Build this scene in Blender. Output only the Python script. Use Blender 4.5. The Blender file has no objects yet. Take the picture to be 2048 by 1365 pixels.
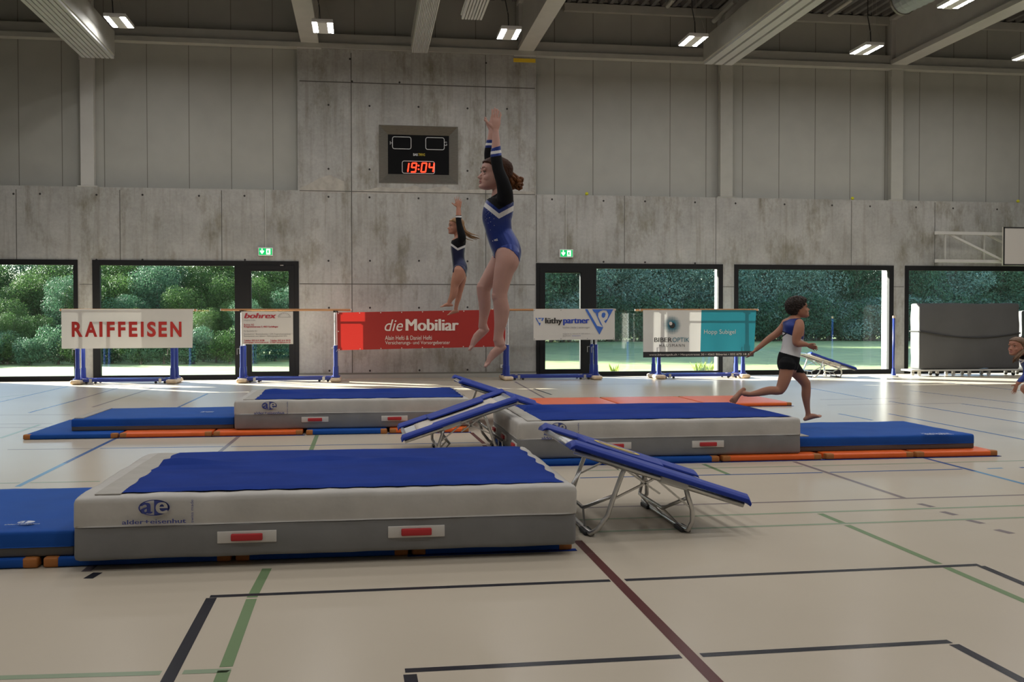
import bpy, bmesh, math, random
from mathutils import Vector, Matrix, noise
SC = bpy.context.scene
COL = SC.collection
# ---------------------------------------------------------------- camera, sky, sun, exposure
IMW, IMH, FPX = 2048.0, 1365.0, 2035.0
YAW, PITCH, ROLL, EYE = 0.1443, -0.0201, -0.001, 1.45
def _basis():
    cy, sy, cp, sp = math.cos(YAW), math.sin(YAW), math.cos(PITCH), math.sin(PITCH)
    f = Vector((sy*cp, cy*cp, sp)); r = Vector((cy, -sy, 0)); u = r.cross(f)
    c, s = math.cos(ROLL), math.sin(ROLL)
    return r*c+u*s, -r*s+u*c, f
CR, CU, CF = _basis()
cam = bpy.data.cameras.new('camera'); cam.sensor_width = 36.0; cam.lens = FPX*36.0/IMW
cam.clip_start = 0.05; cam.clip_end = 500
camo = bpy.data.objects.new('camera', cam); COL.objects.link(camo)
m4 = Matrix.Identity(4)
for i in range(3):
    m4[i][0], m4[i][1], m4[i][2] = CR[i], CU[i], -CF[i]
m4[2][3] = EYE
camo.matrix_world = m4
SC.camera = camo
SC.view_settings.view_transform = 'Standard'; SC.view_settings.look = 'None'
SC.view_settings.exposure = 0.0; SC.view_settings.gamma = 1.0
SC.view_settings.use_curve_mapping = False
SC.cycles.use_denoising = True
SC.cycles.max_bounces = 8; SC.cycles.transparent_max_bounces = 12
SC.cycles.sample_clamp_indirect = 6.0
SC.cycles.caustics_reflective = False; SC.cycles.caustics_refractive = False
SUN_EL, SUN_AZ = math.radians(19), math.radians(38)      # low evening sun beyond the left end of the wall
world = bpy.data.worlds.new('sky'); SC.world = world; world.use_nodes = True
wn = world.node_tree; wn.nodes.clear()
wo = wn.nodes.new('ShaderNodeOutputWorld'); wb = wn.nodes.new('ShaderNodeBackground')
ws = wn.nodes.new('ShaderNodeTexSky'); ws.sky_type = 'NISHITA'; ws.sun_disc = False
ws.sun_elevation = math.radians(38); ws.sun_rotation = math.radians(308); ws.altitude = 400
wb.inputs['Strength'].default_value = 0.6
wn.links.new(ws.outputs['Color'], wb.inputs['Color']); wn.links.new(wb.outputs['Background'], wo.inputs['Surface'])
sun = bpy.data.lights.new('sun', 'SUN'); sun.energy = 46.0; sun.angle = math.radians(0.6); sun.color = (1.0, 0.93, 0.82)
suno = bpy.data.objects.new('sun', sun); COL.objects.link(suno)
sd = Vector((math.cos(SUN_EL)*math.cos(SUN_AZ), -math.cos(SUN_EL)*math.sin(SUN_AZ), -math.sin(SUN_EL)))
suno.rotation_euler = sd.to_track_quat('-Z', 'Y').to_euler(); suno.location = (-30, 45, 25)
LAMP_POWER = 93.0

# ---------------------------------------------------------------- helpers
def ray(px, py): return CF*FPX + CR*(px-IMW/2) - CU*(py-IMH/2)
def W(px, py, Y):                      # point of the photo on the upright plane at depth Y
    d = ray(px, py); return Vector((0, 0, EYE)) + d*(Y/d.y)
def G(px, py, z=0.0):                  # point of the photo on the level plane at height z
    d = ray(px, py); return Vector((0, 0, EYE)) + d*((z-EYE)/d.z)
def PX(Y): return Y/FPX                # metres per pixel near depth Y

def tag(o, label=None, cat=None, group=None, kind=None):
    if label: o['label'] = label
    if cat: o['category'] = cat
    if group: o['group'] = group
    if kind: o['kind'] = kind
    return o
def thing(name, loc, label, cat, group=None):
    o = bpy.data.objects.new(name, None); o.empty_display_size = 0.1
    o.location = loc; COL.objects.link(o)
    return tag(o, label, cat, group)
def own(o, parent):
    if parent is not None:
        o.parent = parent
        inv = Matrix.Translation(parent.location).inverted()
        if parent.parent is not None: inv = inv @ Matrix.Translation(parent.parent.location).inverted()
        o.matrix_parent_inverse = inv if parent.type == 'EMPTY' else Matrix.Identity(4)
    return o
def dup(root, loc, label=None, group=None):
    r = root.copy(); COL.objects.link(r); r.location = loc
    if label: r['label'] = label
    if group: r['group'] = group
    def rec(src, dst):
        for ch in list(src.children):
            c = ch.copy(); COL.objects.link(c); c.parent = dst; c.matrix_parent_inverse = ch.matrix_parent_inverse.copy(); rec(ch, c)
    rec(root, r)
    return r

class MB:
    def __init__(s): s.v = []; s.f = []; s.m = []
    def add(s, vs, fs, m=0):
        o = len(s.v); s.v += [tuple(p) for p in vs]
        s.f += [tuple(i+o for i in f) for f in fs]; s.m += [m]*len(fs); return s
    def box(s, x0, x1, y0, y1, z0, z1, m=0):
        return s.add([(x0,y0,z0),(x1,y0,z0),(x1,y1,z0),(x0,y1,z0),(x0,y0,z1),(x1,y0,z1),(x1,y1,z1),(x0,y1,z1)],
                     [(0,3,2,1),(4,5,6,7),(0,1,5,4),(1,2,6,5),(2,3,7,6),(3,0,4,7)], m)
    def quad(s, a, b, c, d, m=0): return s.add([a,b,c,d], [(0,1,2,3)], m)
    def prism(s, poly, ext, m=0):     # closed polygon swept along ext
        n = len(poly); e = Vector(ext); p = [Vector(q) for q in poly]
        return s.add(p+[q+e for q in p], [tuple(range(n))[::-1], tuple(range(n, 2*n))]+[(i,(i+1)%n,n+(i+1)%n,n+i) for i in range(n)], m)
    def beam(s, a, b, w, h, up=(0,0,1), m=0):   # bar of w x h from a to b
        a, b = Vector(a), Vector(b); t = (b-a).normalized(); x = t.cross(Vector(up)).normalized(); y = x.cross(t)
        q = [a+x*(i*w/2)+y*(j*h/2) for i, j in ((-1,-1),(1,-1),(1,1),(-1,1))]
        return s.prism(q, b-a, m)
    def tube(s, pts, r, n=10, m=0, closed=False):
        pts = [Vector(p) for p in pts]; N = len(pts); rings = []
        ref = Vector((0.13,0.31,0.94))
        for i, p in enumerate(pts):
            if closed: t = pts[(i+1)%N]-pts[i-1]
            else: t = pts[min(i+1,N-1)]-pts[max(i-1,0)]
            t.normalize()
            if i == 0:
                x = t.cross(ref)
                if x.length < .1: x = t.cross(Vector((1,0,0)))
            else: x = x - t*x.dot(t)
            x.normalize(); y = t.cross(x)
            rr = r[i] if isinstance(r, (list, tuple)) else r
            rings.append([p+(x*math.cos(a)+y*math.sin(a))*rr for a in [2*math.pi*k/n for k in range(n)]])
        return s.rings(rings, m, closed)
    def rings(s, rings, m=0, closed=False, cap=True):
        n = len(rings[0]); N = len(rings); vs = [q for r in rings for q in r]; fs = []
        for i in range(N if closed else N-1):
            j = (i+1) % N
            for k in range(n): fs.append((i*n+k, i*n+(k+1)%n, j*n+(k+1)%n, j*n+k))
        if cap and not closed: fs += [tuple(range(n))[::-1], tuple((N-1)*n+k for k in range(n))]
        return s.add(vs, fs, m)
    def cyl(s, a, b, r, n=16, m=0): return s.tube([a, b], r, n, m)
    def ball(s, c, rx, ry=None, rz=None, n=12, m=0):
        ry = ry or rx; rz = rz or rx; c = Vector(c); rg = []
        for i in range(n+1):
            a = math.pi*i/n; sr = max(math.sin(a), 1e-3)
            rg.append([c+Vector((rx*sr*math.cos(b), ry*sr*math.sin(b), -rz*math.cos(a))) for b in [2*math.pi*k/(2*n) for k in range(2*n)]])
        return s.rings(rg, m)
    def softbox(s, x0, x1, y0, y1, z0, z1, r, step=0.12, amp=0.0, seed=0, m=0, rb=None, rt=None, freq=4.0):
        # rounded box on a fine grid, with slow bulges and creases
        def ax(a, b):
            k = max(1, int((b-a-2*r)/step)); return [a, a+r*.3, a+r]+[a+r+(b-a-2*r)*i/k for i in range(1, k)]+[b-r, b-r*.3, b]
        X, Yv, Z = ax(x0, x1), ax(y0, y1), ax(z0, z1); lim = ((x0,x1),(y0,y1),(z0,z1)); idx = {}; vs = []; fs = []
        def vert(p):
            k = tuple(round(q, 6) for q in p)
            if k in idx: return idx[k]
            c = Vector([min(max(p[i], lim[i][0]+(rb if i == 2 and rb is not None else r)), lim[i][1]-(rt if i == 2 and rt is not None else r)) for i in range(3)]); d = Vector(p)-c
            q = c + d.normalized()*r if d.length > 1e-9 else Vector(p)
            if amp:
                nn = noise.noise(Vector((q.x*freq+seed, q.y*freq, q.z*freq*1.3)))
                n2 = noise.noise(Vector((q.x*freq*2.7+q.z*5, q.y*freq*2.7+seed, q.z*freq)))
                q = q + (d.normalized() if d.length > 1e-9 else Vector((0,0,1)))*amp*(nn+.5*n2)
            idx[k] = len(vs); vs.append(q); return idx[k]
        def face(A, B, fn, flip):
            for i in range(len(A)-1):
                for j in range(len(B)-1):
                    q = [vert(fn(A[i],B[j])), vert(fn(A[i+1],B[j])), vert(fn(A[i+1],B[j+1])), vert(fn(A[i],B[j+1]))]
                    fs.append(tuple(q[::-1] if flip else q))
        face(X, Yv, lambda a, b: (a,b,z1), False); face(X, Yv, lambda a, b: (a,b,z0), True)
        face(X, Z, lambda a, b: (a,y0,b), False); face(X, Z, lambda a, b: (a,y1,b), True)
        face(Yv, Z, lambda a, b: (x1,a,b), False); face(Yv, Z, lambda a, b: (x0,a,b), True)
        return s.add(vs, fs, m)
    def build(s, name, mats, parent=None, smooth=False, bevel=0.0):
        me = bpy.data.meshes.new(name); me.from_pydata(s.v, [], s.f)
        mats = mats if isinstance(mats, (list, tuple)) else [mats]
        for q in mats: me.materials.append(q)
        if len(mats) > 1: me.polygons.foreach_set('material_index', s.m)
        if smooth: me.polygons.foreach_set('use_smooth', [True]*len(me.polygons))
        me.update(); o = bpy.data.objects.new(name, me); COL.objects.link(o)
        if bevel:
            b = o.modifiers.new('bevel', 'BEVEL'); b.width = bevel; b.segments = 2; b.limit_method = 'ANGLE'
        return own(o, parent)
def struct(name, mb, mats, parent=None, **k):
    o = mb.build(name, mats, parent, **k)
    if parent is None: o['kind'] = 'structure'
    return o

_tc = {}
def text_geo(body, shear=0.0, offset=0.0, spacing=1.0):
    k = (body, shear, offset, spacing)
    if k in _tc: return _tc[k]
    cu = bpy.data.curves.new('lettering', 'FONT'); cu.body = body; cu.size = 1.0; cu.shear = shear; cu.offset = offset
    cu.space_character = spacing; cu.resolution_u = 4
    o = bpy.data.objects.new('lettering', cu); COL.objects.link(o)
    dg = bpy.context.evaluated_depsgraph_get(); dg.update()
    me = bpy.data.meshes.new_from_object(o.evaluated_get(dg))
    vs = [tuple(v.co) for v in me.vertices]; fs = [tuple(p.vertices) for p in me.polygons]
    bpy.data.objects.remove(o); bpy.data.curves.remove(cu); bpy.data.meshes.remove(me)
    xs = [v[0] for v in vs]; ys = [v[1] for v in vs]
    x0, x1, y0, y1 = min(xs), max(xs), min(ys), max(ys)
    _tc[k] = ([((v[0]-x0)/(x1-x0), (v[1]-y0)/(y1-y0)) for v in vs], fs); return _tc[k]
def text(mb, body, fn, m=0, bold=0.0, **k):   # fn maps (0..1, 0..1) of the text box to a point in the room
    vs, fs = text_geo(body, **k)
    nv = (fn(1, 0)-fn(0, 0)).cross(fn(0, 1)-fn(0, 0)).normalized()
    for k, s in enumerate((0,) if not bold else (-bold, 0, bold)): mb.add([fn(a*(1-2*bold)+bold+s, b)+nv*(k*.0008) for a, b in vs], fs, m)
def rectfn(x0, z0, x1, z1, Y, wave=None):
    return lambda a, b: Vector((x0+(x1-x0)*a, Y + (wave(x0+(x1-x0)*a, z0+(z1-z0)*b) if wave else 0), z0+(z1-z0)*b))
def prect(px0, py1, px1, py0, Y, wave=None):   # photo rectangle (left, bottom, right, top) on plane Y
    a, b = W(px0, py1, Y), W(px1, py0, Y)
    return rectfn(a.x, a.z, b.x, b.z, Y, wave)
def plate(mb, fn, m=0, nx=1, nz=1, u0=0, u1=1, v0=0, v1=1):
    vs = [fn(u0+(u1-u0)*i/nx, v0+(v1-v0)*j/nz) for j in range(nz+1) for i in range(nx+1)]
    mb.add(vs, [(j*(nx+1)+i, j*(nx+1)+i+1, (j+1)*(nx+1)+i+1, (j+1)*(nx+1)+i) for j in range(nz) for i in range(nx)], m)
def disc(mb, fn, cu, cv, ru, rv, m=0, n=24, inner=0.0, a0=0.0, a1=2*math.pi):
    pts = [(math.cos(a0+(a1-a0)*k/n), math.sin(a0+(a1-a0)*k/n)) for k in range(n+1)]
    if inner:
        vs = [fn(cu+ru*c, cv+rv*s_) for c, s_ in pts]+[fn(cu+ru*inner*c, cv+rv*inner*s_) for c, s_ in pts]
        mb.add(vs, [(i, i+1, n+2+i, n+1+i) for i in range(n)], m)
    else:
        mb.add([fn(cu, cv)]+[fn(cu+ru*c, cv+rv*s_) for c, s_ in pts], [(0, i+1, i+2) for i in range(n)], m)

# ---------------------------------------------------------------- materials
def srgb(r, g, b):
    f = lambda c: c/12.92 if c <= .04045 else ((c+.055)/1.055)**2.4
    return (f(r/255), f(g/255), f(b/255))
def mat(name, col, rough=.5, metal=0.0, var=0.0, scale=8.0, bump=0.0, bscale=60.0, spec=.5, transl=0.0, emit=0.0, stretch=(1,1,1), coat=0.0, sheen=0.0):
    m = bpy.data.materials.new(name); m.use_nodes = True; nt = m.node_tree; N = nt.nodes; L = nt.links
    p = N['Principled BSDF']; out = N['Material Output']
    p.inputs['Base Color'].default_value = (*col, 1); p.inputs['Roughness'].default_value = rough
    p.inputs['Metallic'].default_value = metal; p.inputs['Specular IOR Level'].default_value = spec
    p.inputs['Coat Weight'].default_value = coat; p.inputs['Sheen Weight'].default_value = sheen
    tc = N.new('ShaderNodeTexCoord')
    if var:
        mp = N.new('ShaderNodeMapping'); mp.inputs['Scale'].default_value = stretch; L.new(tc.outputs['Object'], mp.inputs['Vector'])
        nz = N.new('ShaderNodeTexNoise'); nz.inputs['Scale'].default_value = scale; nz.inputs['Detail'].default_value = 5
        L.new(mp.outputs['Vector'], nz.inputs['Vector'])
        r = N.new('ShaderNodeValToRGB'); L.new(nz.outputs['Fac'], r.inputs['Fac'])
        r.color_ramp.elements[0].position = .3; r.color_ramp.elements[1].position = .7
        r.color_ramp.elements[0].color = (*[c*(1-var) for c in col], 1); r.color_ramp.elements[1].color = (*[min(1, c*(1+var)) for c in col], 1)
        L.new(r.outputs['Color'], p.inputs['Base Color'])
    if bump:
        nb = N.new('ShaderNodeTexNoise'); nb.inputs['Scale'].default_value = bscale; nb.inputs['Detail'].default_value = 3
        L.new(tc.outputs['Object'], nb.inputs['Vector'])
        bp = N.new('ShaderNodeBump'); bp.inputs['Strength'].default_value = bump; bp.inputs['Distance'].default_value = .01
        L.new(nb.outputs['Fac'], bp.inputs['Height']); L.new(bp.outputs['Normal'], p.inputs['Normal'])
    if emit:
        p.inputs['Emission Color'].default_value = (*col, 1); p.inputs['Emission Strength'].default_value = emit
    if transl:
        t = N.new('ShaderNodeBsdfTranslucent'); t.inputs['Color'].default_value = (*col, 1)
        mx = N.new('ShaderNodeMixShader'); mx.inputs['Fac'].default_value = transl
        L.new(p.outputs['BSDF'], mx.inputs[1]); L.new(t.outputs['BSDF'], mx.inputs[2]); L.new(mx.outputs['Shader'], out.inputs['Surface'])
    return m
def concrete_mat():
    m = bpy.data.materials.new('fair_faced_concrete'); m.use_nodes = True; nt = m.node_tree; N = nt.nodes; L = nt.links
    p = N['Principled BSDF']; p.inputs['Roughness'].default_value = .75; p.inputs['Specular IOR Level'].default_value = .3
    tc = N.new('ShaderNodeTexCoord')
    def nz(scale, st, detail=6, rough=.6):
        mp = N.new('ShaderNodeMapping'); mp.inputs['Scale'].default_value = st; L.new(tc.outputs['Object'], mp.inputs['Vector'])
        n = N.new('ShaderNodeTexNoise'); n.inputs['Scale'].default_value = scale; n.inputs['Detail'].default_value = detail; n.inputs['Roughness'].default_value = rough
        L.new(mp.outputs['Vector'], n.inputs['Vector']); return n.outputs['Fac']
    def ramp(src, a, b, ca, cb):
        r = N.new('ShaderNodeValToRGB'); L.new(src, r.inputs['Fac']); e = r.color_ramp.elements
        e[0].position, e[1].position = a, b; e[0].color = (*ca, 1); e[1].color = (*cb, 1); return r.outputs['Color']
    base = ramp(nz(1.1, (1,1,.8)), .3, .72, (.315,.31,.292), (.455,.447,.424))
    stain = ramp(nz(1.6, (1.0,1,.45), 8, .7), .52, .66, (1,1,1), (.58,.55,.46))
    streak = ramp(nz(2.6, (3.0,3,.16), 6, .65), .5, .74, (1,1,1), (.68,.65,.58))
    fine = ramp(nz(14, (1,1,1), 4), .3, .7, (.9,.9,.9), (1.06,1.06,1.06))
    cur = base
    for s_, fac in ((stain, .8), (streak, .8), (fine, 1.0)):
        mx = N.new('ShaderNodeMix'); mx.data_type = 'RGBA'; mx.blend_type = 'MULTIPLY'; mx.inputs['Factor'].default_value = fac
        L.new(cur, mx.inputs['A']); L.new(s_, mx.inputs['B']); cur = mx.outputs['Result']
    L.new(cur, p.inputs['Base Color'])
    bp = N.new('ShaderNodeBump'); bp.inputs['Strength'].default_value = .15; L.new(nz(30, (1,1,1)), bp.inputs['Height']); L.new(bp.outputs['Normal'], p.inputs['Normal'])
    return m
def glass_mat():
    m = bpy.data.materials.new('window_glass'); m.use_nodes = True; nt = m.node_tree; N = nt.nodes; L = nt.links
    N.remove(N['Principled BSDF']); out = N['Material Output']
    t = N.new('ShaderNodeBsdfTransparent'); t.inputs['Color'].default_value = (.86,.93,.92,1)
    g = N.new('ShaderNodeBsdfGlossy'); g.inputs['Roughness'].default_value = 0.0; g.inputs['Color'].default_value = (.95,1,1,1)
    f = N.new('ShaderNodeFresnel'); f.inputs['IOR'].default_value = 1.7
    mx = N.new('ShaderNodeMixShader'); L.new(f.outputs['Fac'], mx.inputs['Fac']); L.new(t.outputs['BSDF'], mx.inputs[1]); L.new(g.outputs['BSDF'], mx.inputs[2])
    L.new(mx.outputs['Shader'], out.inputs['Surface']); return m
def leaf_mat(name, c1, c2):
    m = bpy.data.materials.new(name); m.use_nodes = True; nt = m.node_tree; N = nt.nodes; L = nt.links
    p = N['Principled BSDF']; out = N['Material Output']; p.inputs['Roughness'].default_value = .6; p.inputs['Specular IOR Level'].default_value = .12
    gi = N.new('ShaderNodeNewGeometry'); oi = N.new('ShaderNodeObjectInfo')
    ad = N.new('ShaderNodeMath'); ad.operation = 'ADD'; L.new(gi.outputs['Random Per Island'], ad.inputs[0]); L.new(oi.outputs['Random'], ad.inputs[1])
    hf = N.new('ShaderNodeMath'); hf.operation = 'MULTIPLY'; hf.inputs[1].default_value = .5; L.new(ad.outputs[0], hf.inputs[0])
    r = N.new('ShaderNodeValToRGB'); L.new(hf.outputs[0], r.inputs['Fac']); r.color_ramp.elements[0].color = (*c1, 1); r.color_ramp.elements[1].color = (*c2, 1)
    t = N.new('ShaderNodeBsdfTranslucent'); mx = N.new('ShaderNodeMixShader'); mx.inputs['Fac'].default_value = .28
    L.new(r.outputs['Color'], p.inputs['Base Color']); L.new(r.outputs['Color'], t.inputs['Color'])
    L.new(p.outputs['BSDF'], mx.inputs[1]); L.new(t.outputs['BSDF'], mx.inputs[2]); L.new(mx.outputs['Shader'], out.inputs['Surface']); return m
def floor_paint(name, col, var=0.0):         # matt sports-floor coating: soft sheen that grows towards grazing view
    m = mat(name, col, .6, var=var, scale=.6, spec=0.0); nt = m.node_tree; N = nt.nodes; L = nt.links
    g = N.new('ShaderNodeBsdfGlossy'); g.inputs['Roughness'].default_value = .24; g.inputs['Color'].default_value = (1,1,1,1)
    f = N.new('ShaderNodeFresnel'); f.inputs['IOR'].default_value = 1.36
    k = N.new('ShaderNodeMath'); k.operation = 'MULTIPLY'; k.inputs[1].default_value = .42; L.new(f.outputs['Fac'], k.inputs[0])
    mx = N.new('ShaderNodeMixShader'); L.new(k.outputs[0], mx.inputs['Fac']); L.new(N['Principled BSDF'].outputs['BSDF'], mx.inputs[1]); L.new(g.outputs['BSDF'], mx.inputs[2])
    L.new(mx.outputs['Shader'], N['Material Output'].inputs['Surface']); return m
M = {}
M['concrete'] = concrete_mat()
M['joint'] = mat('concrete_joint', (.10,.095,.085), .9)
M['tiehole'] = mat('tie_hole', (.035,.033,.03), .9)
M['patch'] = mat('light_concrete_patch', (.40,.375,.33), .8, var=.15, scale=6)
M['panel'] = mat('beige_metal_panel', (.375,.372,.335), .55, var=.04, scale=2, spec=.35)
M['seam'] = mat('panel_seam', (.17,.165,.14), .8)
M['steel_paint'] = mat('light_grey_painted_steel', (.40,.395,.355), .68, var=.05, scale=3)
M['steel_light'] = mat('pale_grey_painted_steel', (.50,.49,.46), .45, var=.04, scale=3)
M['ribbed'] = mat('white_ribbed_sheet', (.52,.53,.53), .4, var=.04, scale=3)
M['deck'] = mat('roof_deck', (.13,.125,.12), .6, var=.2, scale=2)
M['dark_gap'] = mat('dark_gap', (.01,.01,.01), .9)
M['frame'] = mat('anthracite_window_frame', (.011,.011,.012), .6, spec=.2)
M['glass'] = glass_mat()
M['render_white'] = mat('white_exterior_render', (.8,.8,.8), .8)
M['floor'] = floor_paint('beige_sports_floor', (.455,.395,.312), .03)
M['black'] = floor_paint('black_line_paint', (.020,.020,.026))
M['maroon'] = floor_paint('maroon_line_paint', (.085,.022,.020))
M['green'] = floor_paint('green_line_paint', (.15,.22,.11))
M['sage'] = floor_paint('pale_green_line_paint', (.24,.295,.20))
M['blue_line'] = floor_paint('blue_line_paint', (.035,.085,.23))
M['sky_line'] = floor_paint('light_blue_line_paint', (.10,.22,.36))
M['mauve'] = floor_paint('mauve_line_paint', (.19,.155,.155))
M['chrome'] = mat('galvanised_steel', (.55,.54,.52), .3, metal=.95, var=.1, scale=20)
M['brushed'] = mat('brushed_steel', (.36,.34,.30), .35, metal=.85, var=.12, scale=10, stretch=(1,1,8))
M['wire'] = mat('black_cable', (.02,.02,.02), .5)
M['lamp_white'] = mat('white_lamp_housing', (.75,.75,.74), .4)
M['led'] = mat('led_strip', (1.0,.985,.972), .4, emit=LAMP_POWER)
M['yellow'] = mat('yellow_strap', (.75,.50,.02), .6)
M['rubber'] = mat('black_rubber', (.02,.02,.02), .7)
M['wood'] = mat('varnished_wood', (.42,.20,.08), .35, var=.2, scale=6, stretch=(.3,6,6))
M['wood_end'] = mat('pale_wood', (.62,.47,.32), .45, var=.15, scale=12)
M['blue_steel'] = mat('blue_painted_steel', (.014,.034,.24), .35, coat=.15)
M['white_steel'] = mat('white_scale_tube', (.72,.73,.74), .3)
M['mat_blue'] = mat('royal_blue_cover', (.013,.036,.21), .85, var=.1, scale=3, bump=.2, bscale=9, spec=.06)
M['mat_blue2'] = mat('mid_blue_vinyl', (.013,.072,.31), .65, var=.08, scale=3, bump=.15, bscale=7, spec=.09)
M['mat_beige'] = mat('light_grey_canvas', (.42,.395,.36), .6, var=.08, scale=5, bump=.55, bscale=6)
M['mat_strip'] = mat('grey_beige_flap', (.36,.335,.295), .7, var=.06, scale=8)
M['mat_grey'] = mat('mid_grey_canvas', (.185,.184,.184), .65, var=.08, scale=5, bump=.2, bscale=8)
M['mat_dark'] = mat('dark_grey_base', (.085,.078,.07), .7)
M['label_white'] = mat('white_patch', (.55,.52,.48), .6)
M['red_strap'] = mat('red_webbing', (.42,.018,.022), .6)
M['orange'] = mat('orange_vinyl', (.72,.115,.012), .4, var=.08, scale=4)
M['brown_leather'] = mat('tan_leather_corner', (.36,.125,.025), .6, var=.15, scale=20)
M['blue_print'] = mat('blue_print', (.03,.045,.22), .6)
M['pad_blue'] = mat('blue_vinyl_pad', (.011,.034,.27), .5, spec=.25)
M['bed'] = mat('beige_webbing_bed', (.55,.49,.42), .7, var=.1, scale=40)
# ---------------------------------------------------------------- the hall
WY = 25.85                                # inner face of the window wall
XL, XR, YF, ZC = -13.0, 22.0, -2.5, 9.75
def wx(px, py=640): return W(px, py, WY).x
def wz(px, py): return W(px, py, WY).z
LEDGE = wz(597, 381)
ZTOP = wz(597, 529-6)                     # window heads
HALL = {}
# floor with the painted court lines (thin paint films, part of the floor's own mesh)
fl = MB(); fl.box(XL, XR, YF, WY+.02, -.2, 0, 0)
FM = ['floor','black','maroon','green','sage','blue_line','sky_line','mauve']
def line(m, w, *pts, lift=0.0008, z=None):
    P = [G(*p) for p in pts]; k = FM.index(m)
    for a, b in zip(P, P[1:]):
        t = (b-a).normalized(); n = Vector((-t.y, t.x, 0))*w/2; zz = Vector((0,0,lift))
        fl.add([a-n+zz, b-n+zz, b+n+zz, a+n+zz], [(0,1,2,3)], k)
def ext(p, q, k):                          # carry a line on past q
    return (q[0]+(q[0]-p[0])*k, q[1]+(q[1]-p[1])*k)
line('black', .05, (420,1194),(1220,1162)); line('black', .05, (1250,1161),(1958,1130.5))
line('black', .055, (423,1197), ext((423,1197),(334,1365),.6)); line('black', .05, (1962,1133), ext((1962,1133),(2048,1169),1))
line('black', .05, (810,1342.5),(1362,1314)); line('black', .05, (1402,1311.5),(1900,1284))
line('black', .055, (820,1350), ext((820,1350),(826,1385),1)); line('black', .05, (1908,1290), ext((1908,1290),(2048,1364),.5))
line('maroon', .058, (1155,1082), ext((1155,1082),(1433,1365),.3)); line('maroon', .05, (943,866),(968,888)); line('maroon', .05, (968,891),(1000,921))
line('green', .055, (504,1196),(534,1138)); line('green', .055, (503,1199),(452,1335)); line('green', .055, (449,1342), ext((503,1199),(449,1342),.6))
line('sage', .05, (0,1356.5),(322,1347)); line('sage', .05, (366,1345.5),(461,1342)); line('sage', .05, (-400,1367),(0,1356.5))
line('green', .05, (1640,1028),(1688,1048)); line('green', .05, (1694,1051),(1878,1129)); line('green', .05, (1893,1136), ext((1893,1136),(2048,1203),.8))
line('mauve', .04, (1160,1016.5),(2100,989)); line('sage', .045, (1160,1040.5),(2100,1010)); line('sage', .045, (1160,1065.5),(2100,1034))
line('mauve', .05, (1588,924),(1810,997.5)); line('blue_line', .05, (1850,917),(1950,943)); line('sky_line', .05, (1950,943),(2080,977))
line('blue_line', .04, (1160,956.5),(1645,946)); line('blue_line', .04, (1660,945.5),(1925,939)); line('sage', .035, (1170,942),(1605,933)); line('sage', .035, (1625,932.5),(2080,921))
line('green', .05, (1407,929),(1457,949.5)); line('sky_line', .04, (1975,938),(2005,937)); line('blue_line', .05, (2040,936),(2080,935))
for a, b in (((1838,1008),(1866,1015)),((1884,1024),(1912,1031)),((1936,1041),(1966,1048)),((1992,1060),(2025,1068))): line('mauve', .06, a, b)
line('black', .055, (176,1158),(196,1146)); line('mauve', .055, (172,1144),(186,1132))
line('sky_line', .05, (35,974),(130,927)); line('blue_line', .05, (130,927),(232,877)); line('blue_line', .05, (357,815),(415,788)); line('mauve', .05, (440,904),(478,873))
line('green', .05, (621,904),(634,871)); line('blue_line', .04, (200,897.5),(447,894)); line('blue_line', .04, (462,894),(960,886)); line('mauve', .035, (15,900),(186,898))
line('sage', .035, (-40,968),(40,966.5)); line('sage', .035, (60,966),(200,963.5))
line('blue_line', .05, (-20,809),(137,773)); line('blue_line', .05, (58,826),(152,801)); line('mauve', .05, (152,801),(235,777)); line('mauve', .05, (185,815),(305,777)); line('sage', .05, (0,877),(80,850)); line('sage', .05, (-60,801),(50,790))
for a, b in (((0,831),(140,830)),((0,849),(105,848)),((0,856),(140,855))): line('mauve', .04, a, b)
for a, b in (((1605,774),(1743,799)),((1777,803),(2080,852)),((1820,782),(2080,812)),((1922,808),(2080,829)),((1777,828),(2080,886)),((1677,828),(1745,841)),((1893,766),(2080,786))): line('blue_line', .05, a, b)
for a, b in (((1655,811),(1922,807)),((1120,770),(1310,768)),((1640,800),(1800,797))): line('mauve', .05, a, b)
line('mauve', .05, (1030,764),(1095,800)); line('black', .05, (1068,778),(1103,790))
struct('floor', fl, [M[k] for k in FM])

# concrete wall with openings; formwork joints and tie holes belong to its mesh
xC0, xC1 = wx(597), wx(1072)
OPEN = {'window_1': (-9.9, wx(156.5)), 'window_2': (wx(186), wx(598)), 'window_3': (wx(1072), wx(1445)),
        'window_4': (wx(1468), wx(1786)), 'window_5': (wx(1809), 19.2)}
clk0, clk1 = W(758, 366, WY), W(916, 254, WY)
def grid_wall(mb, x0, x1, z0, z1, holes, y0, y1, m=0, mrev=None):
    xs = sorted({x0, x1, *[h[0] for h in holes], *[h[1] for h in holes]}); zs = sorted({z0, z1, *[h[2] for h in holes], *[h[3] for h in holes]})
    xs = [x for x in xs if x0 <= x <= x1]; zs = [z for z in zs if z0 <= z <= z1]
    for i in range(len(xs)-1):
        for j in range(len(zs)-1):
            cx, cz = (xs[i]+xs[i+1])/2, (zs[j]+zs[j+1])/2
            if not any(h[0] < cx < h[1] and h[2] < cz < h[3] for h in holes): mb.box(xs[i], xs[i+1], y0, y1, zs[j], zs[j+1], m)
wb_ = MB(); holes = [(a, b, -.01, ZTOP) for a, b in OPEN.values()]
grid_wall(wb_, XL, xC0, 0, LEDGE, holes, WY, WY+.3); grid_wall(wb_, xC1, XR, 0, LEDGE, holes, WY, WY+.3)
ZCT = wz(835, 104)
grid_wall(wb_, xC0, xC1, 0, ZCT, [(clk0.x, clk1.x, clk0.z, clk1.z)], WY, WY+.3)
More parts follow.
